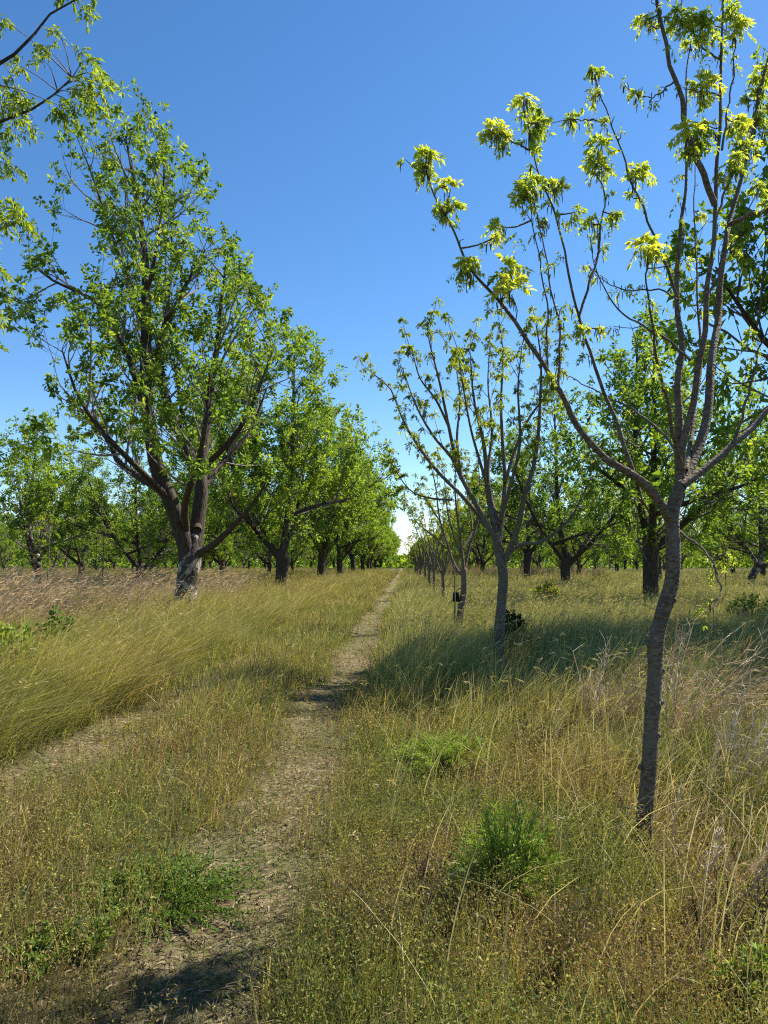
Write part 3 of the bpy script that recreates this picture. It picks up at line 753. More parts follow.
def young_mid(D, base_px, trunk, limbs, label, seed, env_px=None, twn=1.0, tr=(5.5, 4.5), pal=PAL_OLD):
    px = D / F; r = np.random.default_rng(seed)
    b = P(*base_px, D); b[2] = gz(b[0], b[1]) - .03
    T = Tree(seed)
    pts = [b] + [P(x, y, D) for x, y in trunk]
    q = resample(pts, 24); t = np.linspace(0, 1, 24)
    T.limbs.append((q, px * (tr[0] + (tr[1] - tr[0]) * t + 1.2 * np.exp(-t * 10))))
    for l, d1, r0 in limbs:
        n = len(l)
        T.limb([P(x, y, D + d1 * i / (n - 1)) for i, (x, y) in enumerate(l)], r0 * px, .006, 18, .9)
    main = list(T.limbs)
    # side shoots and twigs that carry the tufts
    for q, rad in main[1:]:
        arc = np.concatenate([[0], np.cumsum(np.linalg.norm(np.diff(q, axis=0), axis=1))]); u = .35 * arc[-1]
        while u < arc[-1]:
            u += r.uniform(.14, .34) / twn; uu = min(u, arc[-1])
            p = np.array([np.interp(uu, arc, q[:, j]) for j in range(3)]); i = min(np.searchsorted(arc, uu), len(q) - 1); tan = norm(q[i] - q[i - 1])
            L = r.uniform(.12, .55)
            s = T.shoot(p, T.side(tan, r.uniform(.4, .9), .35), L, 5, .12, .12, None)
            if s is None: continue
            T.tw.append((s, np.linspace(.007, .003, 5)))
            T.cl.append((s[-1], norm(s[-1] - s[-2])))
            if L > .3: T.cl.append((s[2], norm(s[3] - s[2])))
        T.cl.append((q[-1], norm(q[-1] - q[-2]))); T.cl.append((q[-2], norm(q[-1] - q[-2])))
    root = thing('young_tree', label, 'tree', b, 'young trees in the replanted row')
    tb = MB(); tubes(tb, *main[0], 14, rough=.05); tb.build('trunk', M_bark_young, root, b, smooth=True)
    for q, rad in main[1:]:
        lb = MB(); tubes(lb, q, rad, 7, rough=.03); lb.build('limb', M_bark_young, root, b, smooth=True)
    cb = MB(); cl = [(p, d, r.uniform(.75, 1.25)) for p, d in T.cl]
    compound(cb, cl, per=7, Lr=(.06, .11), nl=4, ll=(.038, .062), pal=pal, droop=.6, r=r)
    cr = cb.build('crown', M_leaf_new, root, b)
    wb = MB(); T.twigs(wb); wb.build('branches', M_bark_young, cr, b, smooth=True)
    return root

PAL_MID = [(.10, .16, .03), (.18, .25, .04), (.30, .37, .06), (.44, .48, .09)]
young_mid(11.3, (499, 669), [(499, 640), (502, 600), (503, 575), (499, 552), (496, 536)], [
    ([(497, 540), (480, 511), (462, 479), (452, 458), (434, 437), (418, 410), (408, 385)], -.5, 3.0),
    ([(497, 540), (466, 500), (438, 472), (417, 444), (403, 420), (390, 388), (374, 375)], .4, 2.6),
    ([(456, 462), (448, 423), (440, 384), (429, 340), (428, 325)], -.6, 2.0),
    ([(497, 538), (491, 511), (487, 483), (484, 445), (474, 400), (470, 350)], .2, 3.2),
    ([(499, 535), (502, 518), (505, 483), (503, 448), (501, 405), (503, 356), (500, 325)], .5, 2.8),
    ([(502, 566), (508, 553), (519, 525), (524, 497), (533, 469), (538, 437), (540, 402), (541, 360), (535, 318)], -.3, 3.2),
    ([(504, 558), (520, 545), (541, 542), (561, 528), (575, 511), (590, 480)], -.4, 2.2),
    ([(462, 480), (457, 440), (460, 400), (455, 360)], .6, 1.8),
    ([(505, 483), (515, 450), (528, 420), (552, 385), (560, 350)], .7, 1.9),
    ([(448, 425), (436, 400), (420, 378), (412, 350)], -.4, 1.4),
    ([(487, 485), (478, 455), (470, 425), (462, 380), (458, 350)], -.8, 1.7),
    ([(500, 520), (512, 480), (520, 440), (518, 390), (522, 345)], -1.0, 2.2),
    ([(498, 525), (488, 480), (492, 430), (488, 385), (490, 345)], 1.2, 2.2),
    ([(452, 500), (430, 498), (410, 490), (395, 470)], .3, 1.3),
], 'young tree with fan of upright limbs and a dark low shrub at its foot', 61, twn=1.25, pal=PAL_MID)
young_mid(18.0, (459, 629), [(461, 610), (464, 590), (464, 570)], [
    ([(463, 575), (456, 568), (449, 550), (444, 530), (430, 505), (418, 490)], .3, 1.7),
    ([(464, 572), (461, 545), (458, 520), (455, 490), (456, 455)], -.3, 1.9),
    ([(464, 570), (470, 545), (478, 520), (480, 490), (478, 460)], .4, 1.6),
    ([(450, 552), (440, 520), (436, 490), (430, 460)], -.5, 1.2),
    ([(449, 550), (432, 535), (415, 520), (404, 498)], -.2, 1.0),
    ([(462, 550), (472, 530), (468, 500), (466, 470)], .9, 1.2),
    ([(463, 560), (452, 530), (446, 500), (444, 465)], -.9, 1.2),
], 'small young tree with slim dark trunk and a black tag beside a thin stake', 62, twn=1.1, tr=(3.6, 3.0), pal=PAL_MID)
def small_young(D, x, top, label, seed, n=5, thick=2.6):
    by = 562 + CAM_Z * F / D
    fk = by - (by - top) * .30
    r = np.random.default_rng(seed)
    limbs = []
    for i in range(n):
        a = (i + .5) / n * 2 - 1; w = 1.3 * F / D
        limbs.append(([(x, fk + 4), (x + a * w * .35, fk - (fk - top) * .3), (x + a * w * .75, fk - (fk - top) * .65), (x + a * w, top + abs(a) * 10 + r.uniform(0, 12))], r.uniform(-1, 1), thick * .55))
    young_mid(D, (x, by), [(x + r.normal() * .6, by - (by - fk) * .5), (x, fk)], limbs, label, seed, twn=.9, tr=(thick, thick * .8), pal=PAL_MID)
small_young(25.5, 443, 492, 'fourth young tree of the replanted row, thin and sparsely leaved', 63, 5, 1.6)
small_young(33, 434, 500, 'fifth young tree of the replanted row, little more than a leafy stem', 64, 5, 1.6)
small_young(41, 430, 508, 'sixth young tree of the replanted row, dark stem against the brown thicket', 65, 5, 1.7)
small_young(50, 425, 518, 'seventh young tree of the replanted row, nearly lost in greenery', 66, 4, 1.5)
for k, d in enumerate((59, 68, 78)):
    small_young(d, 421 - k * 2.5, 526 + 4 * k, 'tiny young tree at the far end of the replanted row', 67 + k, 4, 1.4)

# dark tag on the third young tree, stakes and bare saplings
def rod(name, label, cat, px, d, h, r, col, mat, group=None, seed=0, lean=0.0):
    rr = np.random.default_rng(seed)
    b = P(px, 570, d); b[2] = gz(b[0], b[1]) - .05
    root = thing(name, label, cat, b, group)
    q = resample([b, b + (lean * .4 + .02, 0, h * .5), b + (lean, 0, h)], 10)
    mb = MB(); tubes(mb, q, np.linspace(r, r * .6, 10), 7, col, rough=.04)
    mb.build('stem' if name != 'stake' else 'shaft', mat, root, b, smooth=True)
    return root, q, rr
rod('stake', 'thin reddish stake standing close to the small young tree', 'stake', 454, 17.2, 1.55, .022, (1, 1, 1), M_bark_young, None, 1)
rod('stake', 'thin pale stake in the grass between two saplings of the row', 'stake', 441, 29, 1.35, .022, (1, 1, 1), M_twig_grey, None, 2)
def sapling(px, d, h, label, seed, mat=M_bark_young, r=.03):
    root, q, rr = rod('sapling', label, 'sapling', px, d, h, r, (1, 1, 1), mat, 'bare saplings among the dead weeds', seed, .05)
    b = np.array(root.location)
    cb = MB(); tb = MB(); cl = []
    for j in range(22):
        i = int(rr.integers(4, 10)); p = q[i]; a = rr.uniform(0, 6.28)
        e = p + np.array([math.cos(a) * .35, math.sin(a) * .35, rr.uniform(.2, .6)]) * rr.uniform(.5, 1.2)
        tubes(tb, resample([p, (p + e) / 2 + (0, 0, -.03), e], 4), np.linspace(.009, .004, 4), 4)
        cl.append((e, norm(e - p), rr.uniform(.7, 1.1)))
    compound(cb, cl, per=5, Lr=(.07, .13), nl=4, ll=(.06, .09), pal=PAL_MID, droop=.5, r=rr)
    cr = cb.build('crown', M_leaf_new, root, b); tb.build('branches', mat, cr, b)
sapling(102, 30, 3.0, 'dark bare-stemmed sapling in the grass between the sparse tree and the pale scaly trunk', 11, M_bark_dark)
sapling(147, 33, 3.2, 'slim sapling close behind the pale scaly trunk', 12)
sapling(47, 27, 3.0, 'thin leafy sapling in front of the sparse multi-stemmed tree', 13)
sapling(725, 40, 2.6, 'thin dark sapling by the low forked tree with spreading limbs', 14, M_bark_dark)
sapling(408, 80, 3.2, 'tiny sapling where the track vanishes', 15)

def tag():
    b = P(456, 597, 17.9)
    mb = MB()
    w, h, t = .16, .22, .05
    v = np.array([[sx * w * (1 - .2 * (sz > 0)), sy * t, sz * h] for sx in (-.5, .5) for sy in (-1, 1) for sz in (-.5, .5)]) + b
    mb.add(v, [[0, 1, 3, 2], [4, 6, 7, 5], [0, 4, 5, 1], [2, 3, 7, 6], [0, 2, 6, 4], [1, 5, 7, 3]], (.02, .02, .022))
    root = thing('tree_tag', 'small black tag hung on the slim dark trunk beside the thin stake', 'tag', b)
    mb.build('plate', M_dry, root, b)
    sb = MB(); tubes(sb, resample([b + (0, 0, h / 2), b + (.07, .03, h * .9), b + (.16, .1, h * .85)], 6), np.full(6, .008), 5, (.02, .02, .02)); sb.build('strap', M_dry, root, b)
tag()

# ------------------------------------------------------------------ bushes
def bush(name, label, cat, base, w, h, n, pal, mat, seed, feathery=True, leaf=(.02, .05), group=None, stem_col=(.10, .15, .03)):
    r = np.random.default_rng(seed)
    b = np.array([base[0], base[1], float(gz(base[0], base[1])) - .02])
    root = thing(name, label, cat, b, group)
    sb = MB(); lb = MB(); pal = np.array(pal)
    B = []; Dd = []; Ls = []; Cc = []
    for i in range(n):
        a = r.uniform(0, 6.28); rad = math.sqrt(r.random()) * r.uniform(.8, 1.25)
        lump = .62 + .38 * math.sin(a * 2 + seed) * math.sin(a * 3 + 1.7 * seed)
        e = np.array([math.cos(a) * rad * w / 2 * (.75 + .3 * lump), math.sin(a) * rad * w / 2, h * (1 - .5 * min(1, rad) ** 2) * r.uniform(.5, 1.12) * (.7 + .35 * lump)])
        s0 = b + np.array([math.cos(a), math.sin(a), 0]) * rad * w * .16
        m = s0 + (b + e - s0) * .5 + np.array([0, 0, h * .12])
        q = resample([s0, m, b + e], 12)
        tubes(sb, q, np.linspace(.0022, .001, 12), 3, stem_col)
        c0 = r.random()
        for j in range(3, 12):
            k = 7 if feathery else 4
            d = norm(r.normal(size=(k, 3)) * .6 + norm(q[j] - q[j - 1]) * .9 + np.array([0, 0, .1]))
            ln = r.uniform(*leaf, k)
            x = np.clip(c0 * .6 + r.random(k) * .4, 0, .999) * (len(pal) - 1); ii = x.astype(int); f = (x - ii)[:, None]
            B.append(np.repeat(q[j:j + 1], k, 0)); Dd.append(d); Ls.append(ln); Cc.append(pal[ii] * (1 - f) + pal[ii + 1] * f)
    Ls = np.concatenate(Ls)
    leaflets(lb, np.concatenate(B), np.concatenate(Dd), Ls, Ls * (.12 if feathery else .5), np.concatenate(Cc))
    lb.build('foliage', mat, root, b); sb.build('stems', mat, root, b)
PAL_FERN = [(.15, .21, .03), (.24, .32, .05), (.34, .42, .08)]
g = P(507, 897, 3.55)
bush('feathery_bush', 'bright green feathery bush in the reddish weeds, rounded and knee-high', 'bush', (g[0], 3.6), .56, .47, 190, PAL_FERN, M_forb, 1, leaf=(.025, .06))
g = P(448, 768, 5.9)
bush('feathery_bush', 'low wide patch of bright green feathery weed beside the worn track', 'bush', (g[0], 5.9), .95, .28, 170, PAL_FERN, M_forb, 2, leaf=(.03, .06))
g = P(745, 1000, 2.75)
bush('leafy_weed', 'leafy bright green weed at the foot of dry grass near the crooked trunk', 'weed', (g[0] + .05, 2.8), .34, .22, 46, PAL_FERN, M_forb, 3, False, (.022, .045))
g = P(512, 640, 12.8)
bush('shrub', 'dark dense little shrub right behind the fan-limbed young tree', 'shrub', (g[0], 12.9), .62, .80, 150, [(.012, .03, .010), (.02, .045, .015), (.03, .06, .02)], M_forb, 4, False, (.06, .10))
g = P(16, 705, 8.6)
bush('leafy_weed', 'tall bright green weed clump in yellow grass at the picture edge', 'weed', (g[0] - .15, 8.7), 1.0, .9, 190, PAL_FERN, M_forb, 5, False, (.07, .13))
g = P(52, 670, 10.8)
bush('leafy_weed', 'darker green weed clump just below the dead purple weeds', 'weed', (g[0], 10.9), .7, .85, 130, [(.09, .15, .03), (.15, .22, .04)], M_forb, 6, False, (.07, .12))
g = P(155, 905, 3.5)
bush('creeping_weed', 'flat mat of small dark green leaves at the edge of the worn track', 'weed', (g[0] - .05, 3.65), 1.0, .11, 230, [(.08, .14, .025), (.13, .20, .035), (.20, .27, .05)], M_forb, 7, False, (.014, .026))
g = P(60, 945, 3.1)
bush('creeping_weed', 'small patch of green leaves among the reddish weeds near the shadow', 'weed', (g[0], 3.15), .45, .13, 60, [(.12, .18, .03), (.19, .26, .045)], M_forb, 8, False, (.02, .035))
g = P(735, 635, 20)
bush('shrub', 'green shrubby sprout in the far shaded grass', 'shrub', (g[0], 19), 1.5, .9, 120, [(.05, .09, .025), (.09, .13, .035)], M_forb, 9, False, (.07, .12))
g = P(540, 590, 30)
bush('leafy_sprout', 'yellow green leafy sprout standing in the sunlit grass before the V-forked tree', 'sprout', (g[0] - .3, 27), 1.2, .9, 36, [(.22, .27, .05), (.34, .36, .06)], M_leaf_new, 10, False, (.12, .2))

# dead weeds with branching pale stalks
def dead_weed(label, x, y, h, n, seed, col, lean=(.25, 0), spread=.5, group='dead branching weeds'):
    r = np.random.default_rng(seed)
    b = np.array([x, y, float(gz(x, y)) - .02])
    root = thing('dead_weed', label, 'weed', b, group)
    mb = MB()
    for i in range(n):
        a = r.uniform(0, 6.28)
        d = norm(np.array([math.cos(a) * spread + lean[0], math.sin(a) * spread + lean[1], 1.0]))
        L = h * r.uniform(.55, 1.15)
        s0 = b + np.array([r.normal() * .08, r.normal() * .08, 0])
        q = resample([s0, s0 + d * L * .5 + r.normal(size=3) * .02, s0 + d * L + np.array([.1, 0, -.06]) * L], 9)
        c = np.array(col) * r.uniform(.65, 1.25)
        tubes(mb, q, np.linspace(.0052, .0022, 9), 4, c)
        for j in range(3, 9):
            for k in range(2):
                t = norm(q[j] - q[j - 1]); dd = norm(t + r.normal(size=3) * .55)
                e = q[j] + dd * L * r.uniform(.08, .24)
                m = (q[j] + e) / 2 + r.normal(size=3) * .01
                tubes(mb, np.stack([q[j], m, e]), np.array([.0026, .002, .0013]), 3, c)
    mb.build('stalks', M_dry, root, b)
PALE = (.62, .51, .35)
def wx(px, d): return P(px, 600, d)[0]
dead_weed('fan of pale dead stalks leaning away from the crooked trunk', wx(668, 6.2), 6.2, 1.2, 40, 1, PALE, (.45, 0), .55)
dead_weed('pale tangled dead weed on the track side of the crooked trunk', wx(605, 7.0), 7.0, .85, 44, 2, (.48, .40, .29), (.1, 0), .6)
dead_weed('grey dead weed low in tall grass past the crooked trunk', wx(722, 5.0), 5.0, .8, 30, 3, (.5, .44, .34), (.4, 0), .5)
dead_weed('straw-coloured dead stalks in the weeds below the crooked trunk', wx(712, 3.5), 3.5, .5, 26, 4, PALE, (.2, 0), .4)
dead_weed('brownish dead weed half hidden by the feathery low patch', wx(530, 6.3), 6.3, .35, 30, 5, (.20, .13, .08), (.1, 0), .7)
dead_weed('small dark dry weed with seed pods by leafy green weed', wx(742, 3.2), 3.2, .34, 10, 6, (.10, .075, .06), (0, 0), .3)
dead_weed('dark brown dead weed in a dip beside the rounded feathery bush', wx(440, 3.75), 3.75, .22, 26, 7, (.13, .09, .06), (.1, 0), .7)

# ------------------------------------------------------------------ ground cover
def sector(n, r0, r1, rk, th=(-.80, .80), fall=2.0):
    rr = np.linspace(r0, r1, 4000)
    pdf = rr / (1 + (rr / rk) ** fall)
    cdf = np.cumsum(pdf); cdf /= cdf[-1]
    r = np.interp(rng.random(n), cdf, rr); a = rng.uniform(*th, n)
    return r * np.sin(a), r * np.cos(a), r

def mixc(a, b, f):
    return np.asarray(a)[None] * (1 - f[:, None]) + np.asarray(b)[None] * f[:, None]

def blades(mb, x, y, h, w, lean, az, col, tipcol, segs=3, curl=.6, z0=None):
    n = len(x)
    z = gz(x, y) - .01 if z0 is None else z0
    t = np.linspace(0, 1, segs + 1)
    d = np.stack([np.cos(az), np.sin(az)], 1)
    side = np.stack([-np.sin(az + rng.uniform(-1, 1, n)), np.cos(az + rng.uniform(-1, 1, n))], 1)
    a = rng.uniform(0, 2 * math.pi, n); side = np.stack([np.cos(a), np.sin(a)], 1)
    V = []; C = []
    for i, ti in enumerate(t):
        off = h * lean * (ti * (1 - curl) + curl * ti ** 2)
        zz = h * (ti - .35 * lean * curl * ti ** 2)
        c = np.stack([x + d[:, 0] * off, y + d[:, 1] * off, z + zz], 1)
        cc = col * (1 - ti) + tipcol * ti
        if i < segs:
            hw = (w * (1 - .55 * ti) * .5)[:, None]
            s3 = np.concatenate([side * hw, np.zeros((n, 1))], 1)
            V += [c - s3, c + s3]; C += [cc, cc]
        else:
            V.append(c); C.append(cc)
    k = 2 * segs + 1
    v = np.stack(V, 1).reshape(-1, 3); c = np.stack(C, 1).reshape(-1, 3)
    o = (np.arange(n) * k)[:, None]
    off0 = mb.n
    q = np.concatenate([o + np.array([2 * i, 2 * i + 1, 2 * i + 3, 2 * i + 2]) for i in range(segs - 1)]) if segs > 1 else None
    tri = o + np.array([2 * segs - 2, 2 * segs - 1, 2 * segs])
    mb.add(v, q if q is not None else tri, c)
    if q is not None: mb.T.append(tri + off0)
    return v.reshape(n, k, 3)[:, -1]

def fields(x, y):
    tr = track_r(x, y); tl = track_l(x, y)
    n1 = fbm(x * .35, y * .35, 61); n2 = fbm(x * 1.1, y * 1.1, 67); n3 = fbm(x * 3, y * 3, 71)
    left = sstep(-2.85, -3.7, x + (n2 - .5) * .8)
    right = sstep(-.6, -.1, x)
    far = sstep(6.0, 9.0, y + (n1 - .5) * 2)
    rt = np.clip(right * np.maximum(far, sstep(.9, 2.1, x + (n2 - .5) * .6) * .8), 0, 1)
    mid = (1 - left) * (1 - right)
    return tr, tl, n1, n2, n3, left, right, far, rt, mid

GREEN = (.13, .20, .035); OLIVE = (.22, .26, .055); YEL = (.36, .33, .085); STRAW = (.50, .42, .23); RUST = (.27, .155, .075); PALEG = (.31, .35, .14)

def grass():
    ntuft = 105000
    x, y, r = sector(ntuft, 1.2, 130, 8.0)
    tr, tl, n1, n2, n3, left, right, far, rt, mid = fields(x, y)
    front = (1 - left) * (1 - far) * (1 - .7 * rt)
    keep = rng.random(ntuft) < (1 - .15 * front) * (1 - .93 * tr) * (1 - .9 * tl) * (.35 + .65 * np.clip(left + rt + .35 * mid + .5 * far, 0, 1))
    x, y, r = x[keep], y[keep], r[keep]
    tr, tl, n1, n2, n3, left, right, far, rt, mid = [a[keep] for a in (tr, tl, n1, n2, n3, left, right, far, rt, mid)]
    H = .17 + .12 * n2 + left * (.42 + .30 * (n1 - .3)) + rt * (.26 + .34 * (n1 - .2)) + mid * far * .12
    for ty, dd in ((4.2, 1.3), (11.3, 2.6), (18.0, 3.4)):   # the grass is thinner along the foot of each young tree
        H = H * (1 - .72 * np.exp(-((x - 1.4) / (.30 + .02 * ty)) ** 2) * sstep(ty - dd - .8, ty - dd, y) * sstep(ty + .9, ty + .3, y))
    H = H * (1 - .55 * np.exp(-((x - xR(y)) / .75) ** 4) * sstep(5, 9, y))
    H = H * (1 - .26 * (1 - left) * (1 - far) * (1 - .6 * rt))
    H = H * (.62 + .76 * fbm(x * .8, y * .55, 117)) * (1 - .75 * tr) * (1 - .72 * tl) * (.8 + .4 * n3)
    nb = 8
    m = len(x)
    X = np.repeat(x, nb); Y = np.repeat(y, nb); Rr = np.repeat(r, nb)
    rep = lambda a: np.repeat(a, nb)
    sp = rep(.03 + .05 * rng.random(m)) * (1 + Rr / 25)
    a = rng.uniform(0, 6.28, m * nb); q = np.sqrt(rng.random(m * nb))
    X = X + np.cos(a) * q * sp; Y = Y + np.sin(a) * q * sp
    h = rep(H * rng.uniform(.65, 1.35, m)) * rng.uniform(.45, 1.15, m * nb)
    wind = rep(.25 + .55 * left + .25 * rt) * rng.uniform(.6, 1.4, m * nb)
    own = rng.uniform(.1, .6, m * nb) * rng.choice([1, 1, 1, 2.4], m * nb)
    vx = np.cos(a) * own + wind * np.cos(.15); vy = np.sin(a) * own - wind * (.15 + 1.1 * (rep(fbm(x * .5, y * .5, 121)) - .5))
    lean = np.hypot(vx, vy); az = np.arctan2(vy, vx)
    w = .0042 * rng.uniform(.35, 1.0, m * nb) * rng.choice([1, 1, 1.6, 2.4], m * nb) + Rr * .00048
    # colour
    N1, N2, N3 = rep(n1), rep(n2), rep(n3); lf, rtt, md, fr = rep(left), rep(rt), rep(mid), rep(far)
    g = mixc(GREEN, OLIVE, sstep(.3, .7, N2 + .25 * (rng.random(m * nb) - .5)))
    ye = np.clip(lf * sstep(.35, .7, N1) * .9 + md * .6 * N3 + rtt * .35 * sstep(.4, .7, N1) + .15, 0, 1) * rng.uniform(.3, 1.1, m * nb)
    c = g * (1 - ye[:, None]) + np.array(YEL) * ye[:, None]
    big = rep(fbm(x * .22 + 9, y * .16, 111)); md2 = rep(fbm(x * .9, y * .6 + 3, 113))
    br = (sstep(.42, .66, md2) * (.35 + .55 * lf)) * rng.uniform(.3, 1, m * nb)
    c = c * (1 - br[:, None]) + np.array([.36, .25, .105]) * br[:, None]
    fz = rep((1 - left) * (1 - far) * (1 - .6 * rt)); n4 = rep(fbm(x * 1.6 + 7, y * 1.2, 119))
    ru = (fz * (.12 + .58 * sstep(.42, .64, n4)) * rng.uniform(.2, 1, m * nb))
    c = c * (1 - ru[:, None]) + np.array([.34, .215, .115]) * ru[:, None]
    gp = sstep(.56, .74, big) * (1 - .5 * lf) * rng.uniform(.3, .95, m * nb)
    c = c * (1 - gp[:, None]) + np.array([.15, .25, .035]) * gp[:, None]
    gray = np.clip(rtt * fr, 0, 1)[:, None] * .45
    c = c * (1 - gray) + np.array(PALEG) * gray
    u = rep(rng.random(m)) * .5 + rng.random(m * nb) * .5
    ps = .26 + .12 * md + .10 * lf * sstep(.5, .3, N1)
    st = (u < ps)[:, None]
    dry = mixc(STRAW, RUST, (rng.random(m * nb) < np.clip(.25 + .4 * md + .35 * (1 - fr) * (1 - lf), 0, .8)).astype(float) * rng.uniform(.4, 1, m * nb))
    c = np.where(st, dry, c)
    tip = c * .65 + np.array(STRAW) * .35 * rng.uniform(.4, 1.1, m * nb)[:, None]
    v = (rng.uniform(.8, 1.2, m * nb) * rep(rng.uniform(.6, 1.3, m)))[:, None]
    c = c * v; tip = tip * v
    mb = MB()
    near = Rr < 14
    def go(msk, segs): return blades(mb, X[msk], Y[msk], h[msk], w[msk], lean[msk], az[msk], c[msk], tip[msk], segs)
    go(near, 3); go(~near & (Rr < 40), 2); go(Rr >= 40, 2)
    n = 2600
    x = rng.uniform(-.1, 3.4, n); y = rng.uniform(2.3, 8.5, n); k = rng.random(n) < .25 + .75 * sstep(.2, 1.3, x); x, y = x[k], y[k]; n = len(x)
    cs = mixc((.58, .50, .30), (.36, .36, .12), rng.random(n) ** 1.5) * rng.uniform(.7, 1.15, n)[:, None]
    blades(mb, x, y, rng.uniform(.28, .70, n), rng.uniform(.003, .0065, n), rng.uniform(.1, 1.1, n), rng.normal(.3, 1.1, n), cs, cs, 5, curl=.85)
    o = mb.build('grass', M_grass); o['kind'] = 'stuff'
    # seed heads on taller stalks
    n = 16000
    x, y, r = sector(n, 2.0, 60, 11)
    tr, tl, n1, n2, n3, left, right, far, rt, mid = fields(x, y)
    k = rng.random(n) < (np.clip(left + rt, 0, 1) * .9 + .10) * (1 - tr) * (1 - tl)
    x, y, r, left, rt, n1 = x[k], y[k], r[k], left[k], rt[k], n1[k]
    n = len(x)
    h = (.30 + .42 * left + .30 * rt + .2 * n1) * rng.uniform(.75, 1.25, n)
    wind = (.3 + .4 * left) * rng.uniform(.5, 1.5, n); az = rng.normal(0, .7, n)
    cs = mixc(STRAW, YEL, rng.random(n)) * rng.uniform(.7, 1.1, n)[:, None]
    mb = MB()
    tip = blades(mb, x, y, h, .0022 + r * .00028, wind, az, cs * .8, cs, 4, curl=.8)
    hd = norm(np.stack([np.cos(az) * .9, np.sin(az) * .9, rng.uniform(-.3, .6, n)], 1))
    for j in range(5):
        L = rng.uniform(.018, .045, n) + r * .0012
        leaflets(mb, tip - hd * (j * .012), norm(hd + rng.normal(size=(n, 3)) * .3), L, L * .11 + r * .00035, cs * 1.05)
    o = mb.build('seeding_grass', M_dry); o['kind'] = 'stuff'
grass()

def forbs():
    """low weeds with small leaves: reddish and yellow green, along and between the tracks"""
    n = 95000
    x, y, r = sector(n, 1.2, 26, 4.5)
    tr, tl, n1, n2, n3, left, right, far, rt, mid = fields(x, y)
    k = rng.random(n) < (1 - .92 * tr) * (1 - .85 * tl) * (1 - .8 * left) * (1 - .65 * rt * far) * (.35 + .9 * n3) * (.7 + .6 * right * (1 - far))
    x, y, r, n1, n2, n3, rt, mid = [a[k] for a in (x, y, r, n1, n2, n3, rt, mid)]
    n = len(x)
    h = (.08 + .32 * n2 * (1 - .35 * mid)) * rng.uniform(.6, 1.3, n)
    az = rng.uniform(0, 6.28, n)
    kind = fbm(x * 1.3 + 40, y * 1.3, 83)
    ruf = sstep(.46, .64, kind)
    c = mixc((.20, .215, .05), (.265, .155, .085), ruf * rng.uniform(.5, 1, n))
    yl = rng.random(n) < .22; c = np.where(yl[:, None], np.array([.40, .33, .10]), c)
    gr = sstep(.55, .35, kind) * rng.uniform(0, 1, n)
    c = c * (1 - .6 * gr[:, None]) + np.array([.085, .14, .03]) * .6 * gr[:, None]
    c = c * rng.uniform(.7, 1.25, n)[:, None]
    mb = MB()
    w = .0022 + r * .0003
    blades(mb, x, y, h, w, rng.uniform(.1, .5, n), az, c * .85, c, 2)
    z = gz(x, y)
    for j in range(9):
        t = rng.uniform(.25, 1.08, n)
        base = np.stack([x + rng.normal(size=n) * .013, y + rng.normal(size=n) * .013, z + h * t], 1)
        d = norm(rng.normal(size=(n, 3)) * np.array([.8, .8, .6]) + np.array([0, 0, .55]))
        L = rng.uniform(.006, .016, n) + r * .0011
        leaflets(mb, base, d, L, L * rng.uniform(.3, .55, n), c * rng.uniform(.75, 1.25, n)[:, None], near=False)
    o = mb.build('weeds', M_forb); o['kind'] = 'stuff'
forbs()

def litter():
    """flattened dry grass and bits of straw on the worn tracks"""
    n = 300000
    x, y, r = sector(n, 1.2, 40, 4)
    tr, tl, n1, n2, n3, left, right, far, rt, mid = fields(x, y)
    k = rng.random(n) < np.clip(np.maximum(tr, tl) * 1.0 + .12, 0, 1) * (.25 + .75 * n3)
    x, y, r = x[k], y[k], r[k]; n = len(x)
    az = rng.uniform(0, 6.28, n)
    L = rng.uniform(.02, .09, n); w = .0022 * rng.uniform(.6, 1.6, n) + r * .0003
    d = np.stack([np.cos(az), np.sin(az), rng.uniform(-.05, .35, n)], 1)
    base = np.stack([x, y, gz(x, y) + rng.uniform(.002, .018, n)], 1)
    c = mixc((.42, .35, .22), (.24, .17, .10), rng.random(n) ** 1.5) * rng.uniform(.35, 1.3, n)[:, None]
    gn = rng.random(n) < .22; c = np.where(gn[:, None], np.array([.15, .18, .05]), c)
    mb = MB(); leaflets(mb, base, norm(d), L, w * 2, c)
    o = mb.build('dry_litter', M_dry); o['kind'] = 'stuff'
litter()

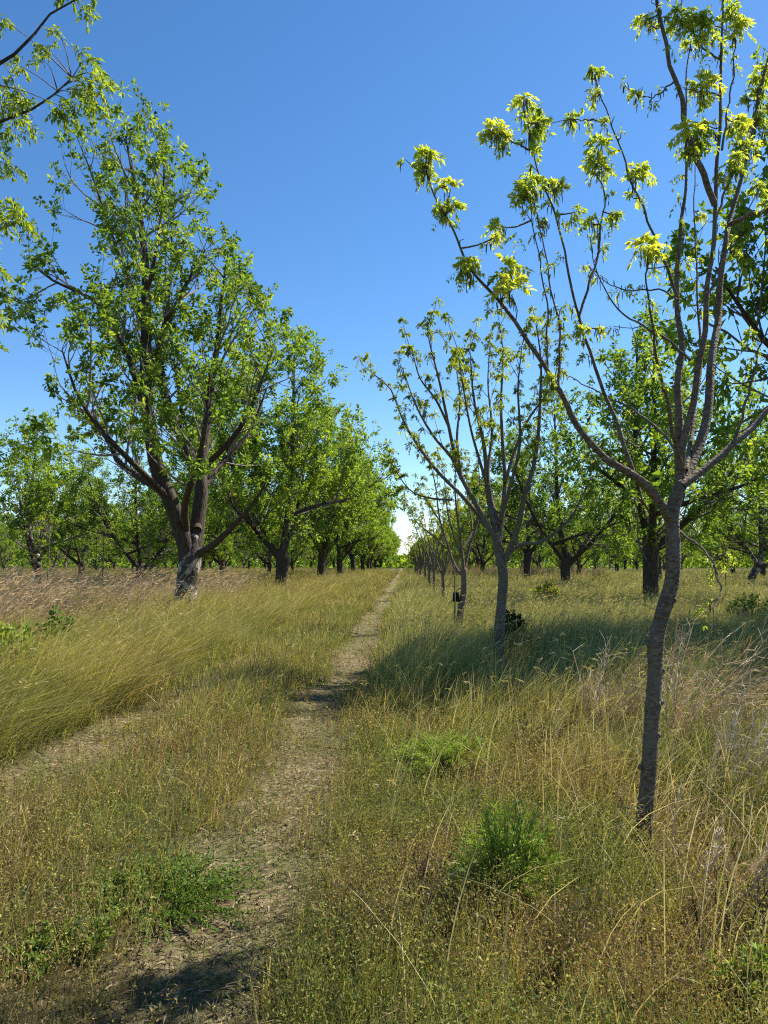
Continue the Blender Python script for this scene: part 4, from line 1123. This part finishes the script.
def purple_weeds():
    """dead purple brown grass standing beyond the tall grass"""
    n = 60000
    d = rng.uniform(12.5, 50, n) 
    x = -rng.uniform(.22, .62, n) * d
    m = fbm(x * .20, d * .14, 91); m2 = fbm(x * .7, d * .5, 93)
    patch = np.exp(-(((x + 9.0) / 3.0) ** 2 + ((d - 16.5) / 2.6) ** 2)) + .9 * np.exp(-(((x + 9.5) / 2.2) ** 2 + ((d - 24) / 2.2) ** 2)) + .3 * np.exp(-(((x + 6.0) / 1.5) ** 2 + ((d - 31) / 4) ** 2)) + .45 * sstep(.54, .64, m)
    k = rng.random(n) < np.clip(patch, 0, 1) * (.02 + .55 * sstep(.44, .70, m2)) * sstep(-5.2, -7.2, x + (m - .5) * 2)
    x, y, m2 = x[k], d[k], m2[k]; n = len(x)
    h = (.75 + .85 * m2) * rng.uniform(.45, 1.25, n)
    c = mixc((.36, .25, .165), (.56, .45, .31), rng.random(n)) * rng.uniform(.7, 1.2, n)[:, None]
    mb = MB()
    lean = rng.uniform(.35, 1.1, n); az = rng.normal(0, .45, n)
    tip = blades(mb, x, y, h, .004 + y * .00040, lean, az, c * .95, c, 3)
    for j in range(3):
        dd = norm(np.stack([np.cos(az) * .8, np.sin(az) * .8, np.full(n, .55)], 1) + rng.normal(size=(n, 3)) * .3)
        L = rng.uniform(.08, .22, n)
        leaflets(mb, tip - dd * rng.uniform(0, .2, n)[:, None], dd, L, L * .07 + y * .0003, c * 1.05)
    o = mb.build('dead_grass', M_dry); o['kind'] = 'stuff'
    # bare brown thicket where the track vanishes
    mb = MB(); n = 7000
    ctr = np.stack([rng.uniform(3, 19, 46), rng.uniform(62, 100, 46)], 1); ci = rng.integers(0, 46, n)
    hc = rng.uniform(.7, 2.6, 46); wc = rng.uniform(.4, 1.5, 46)
    q = rng.normal(size=(n, 2))
    x = ctr[ci, 0] + q[:, 0] * wc[ci] * .6; y = ctr[ci, 1] + q[:, 1] * wc[ci] * .6
    h = hc[ci] * np.exp(-(q ** 2).sum(1) * .18) * rng.uniform(.5, 1.1, n)
    c = mixc((.15, .10, .07), (.27, .21, .14), rng.random(n))
    gn = rng.random(n) < .25; c = np.where(gn[:, None], np.array([.12, .16, .04]), c)
    az = rng.uniform(0, 6.28, n)
    tip = blades(mb, x, y, h, rng.uniform(.015, .045, n), rng.uniform(.1, .9, n), az, c, c, 2)
    o = mb.build('brown_thicket', M_dry); o['kind'] = 'stuff'
purple_weeds()

def far_woods():
    """the orchard's far end: a mass of crowns nobody could count"""
    n = 95000
    y = rng.uniform(185, 270, n); x = rng.uniform(-260, 260, n)
    top = (7 + 6 * fbm(x * .09, y * .09, 101)) * np.clip(np.abs(x - 1) / 14, .28, 1)
    z = .2 + top * rng.random(n) ** 1.25
    d = norm(rng.normal(size=(n, 3)))
    pal = np.array(PAL_BRIGHT); i = rng.integers(0, 3, n); c = pal[i] * rng.uniform(.7, 1.1, n)[:, None]
    L = rng.uniform(.7, 1.6, n)
    mb = MB(); leaflets(mb, np.stack([x, y, z], 1), d, L, L * .6, c)
    o = mb.build('far_woods', M_leaf_old); o['kind'] = 'stuff'
far_woods()

# ------------------------------------------------------------------ light
EL, AZ = R(50), R(57)            # sun: elevation, and azimuth from +Y towards +X
w = bpy.data.worlds.new('World'); sc.world = w; w.use_nodes = True
nt = w.node_tree; nt.nodes.clear()
sky = nt.nodes.new('ShaderNodeTexSky'); sky.sky_type = 'NISHITA'; sky.sun_disc = False
sky.sun_elevation = EL; sky.sun_rotation = AZ; sky.altitude = 200; sky.air_density = .85; sky.dust_density = .1; sky.ozone_density = 2.0
hs = nt.nodes.new('ShaderNodeHueSaturation'); hs.inputs['Saturation'].default_value = 1.24
bg = nt.nodes.new('ShaderNodeBackground'); bg.inputs[1].default_value = .088
wo = nt.nodes.new('ShaderNodeOutputWorld')
nt.links.new(sky.outputs[0], hs.inputs['Color']); nt.links.new(hs.outputs[0], bg.inputs[0]); nt.links.new(bg.outputs[0], wo.inputs[0])
sl = bpy.data.lights.new('sun', 'SUN'); sl.energy = 5.0; sl.angle = R(.53); sl.color = (1, .95, .87)
so = bpy.data.objects.new('sun', sl); COL.objects.link(so)
sd = Vector((math.sin(AZ) * math.cos(EL), math.cos(AZ) * math.cos(EL), math.sin(EL)))
so.rotation_euler = sd.to_track_quat('Z', 'Y').to_euler(); so.location = (20, 20, 40)

sc.view_settings.view_transform = 'Standard'; sc.view_settings.look = 'None'
sc.view_settings.exposure = 1.18; sc.view_settings.gamma = 1
sc.render.engine = 'CYCLES'
cy = sc.cycles
cy.max_bounces = 6; cy.diffuse_bounces = 3; cy.glossy_bounces = 2; cy.transmission_bounces = 4; cy.transparent_max_bounces = 4
cy.use_denoising = False
cy.filter_width = 1.15
cy.caustics_reflective = False; cy.caustics_refractive = False
cy.sample_clamp_indirect = 4
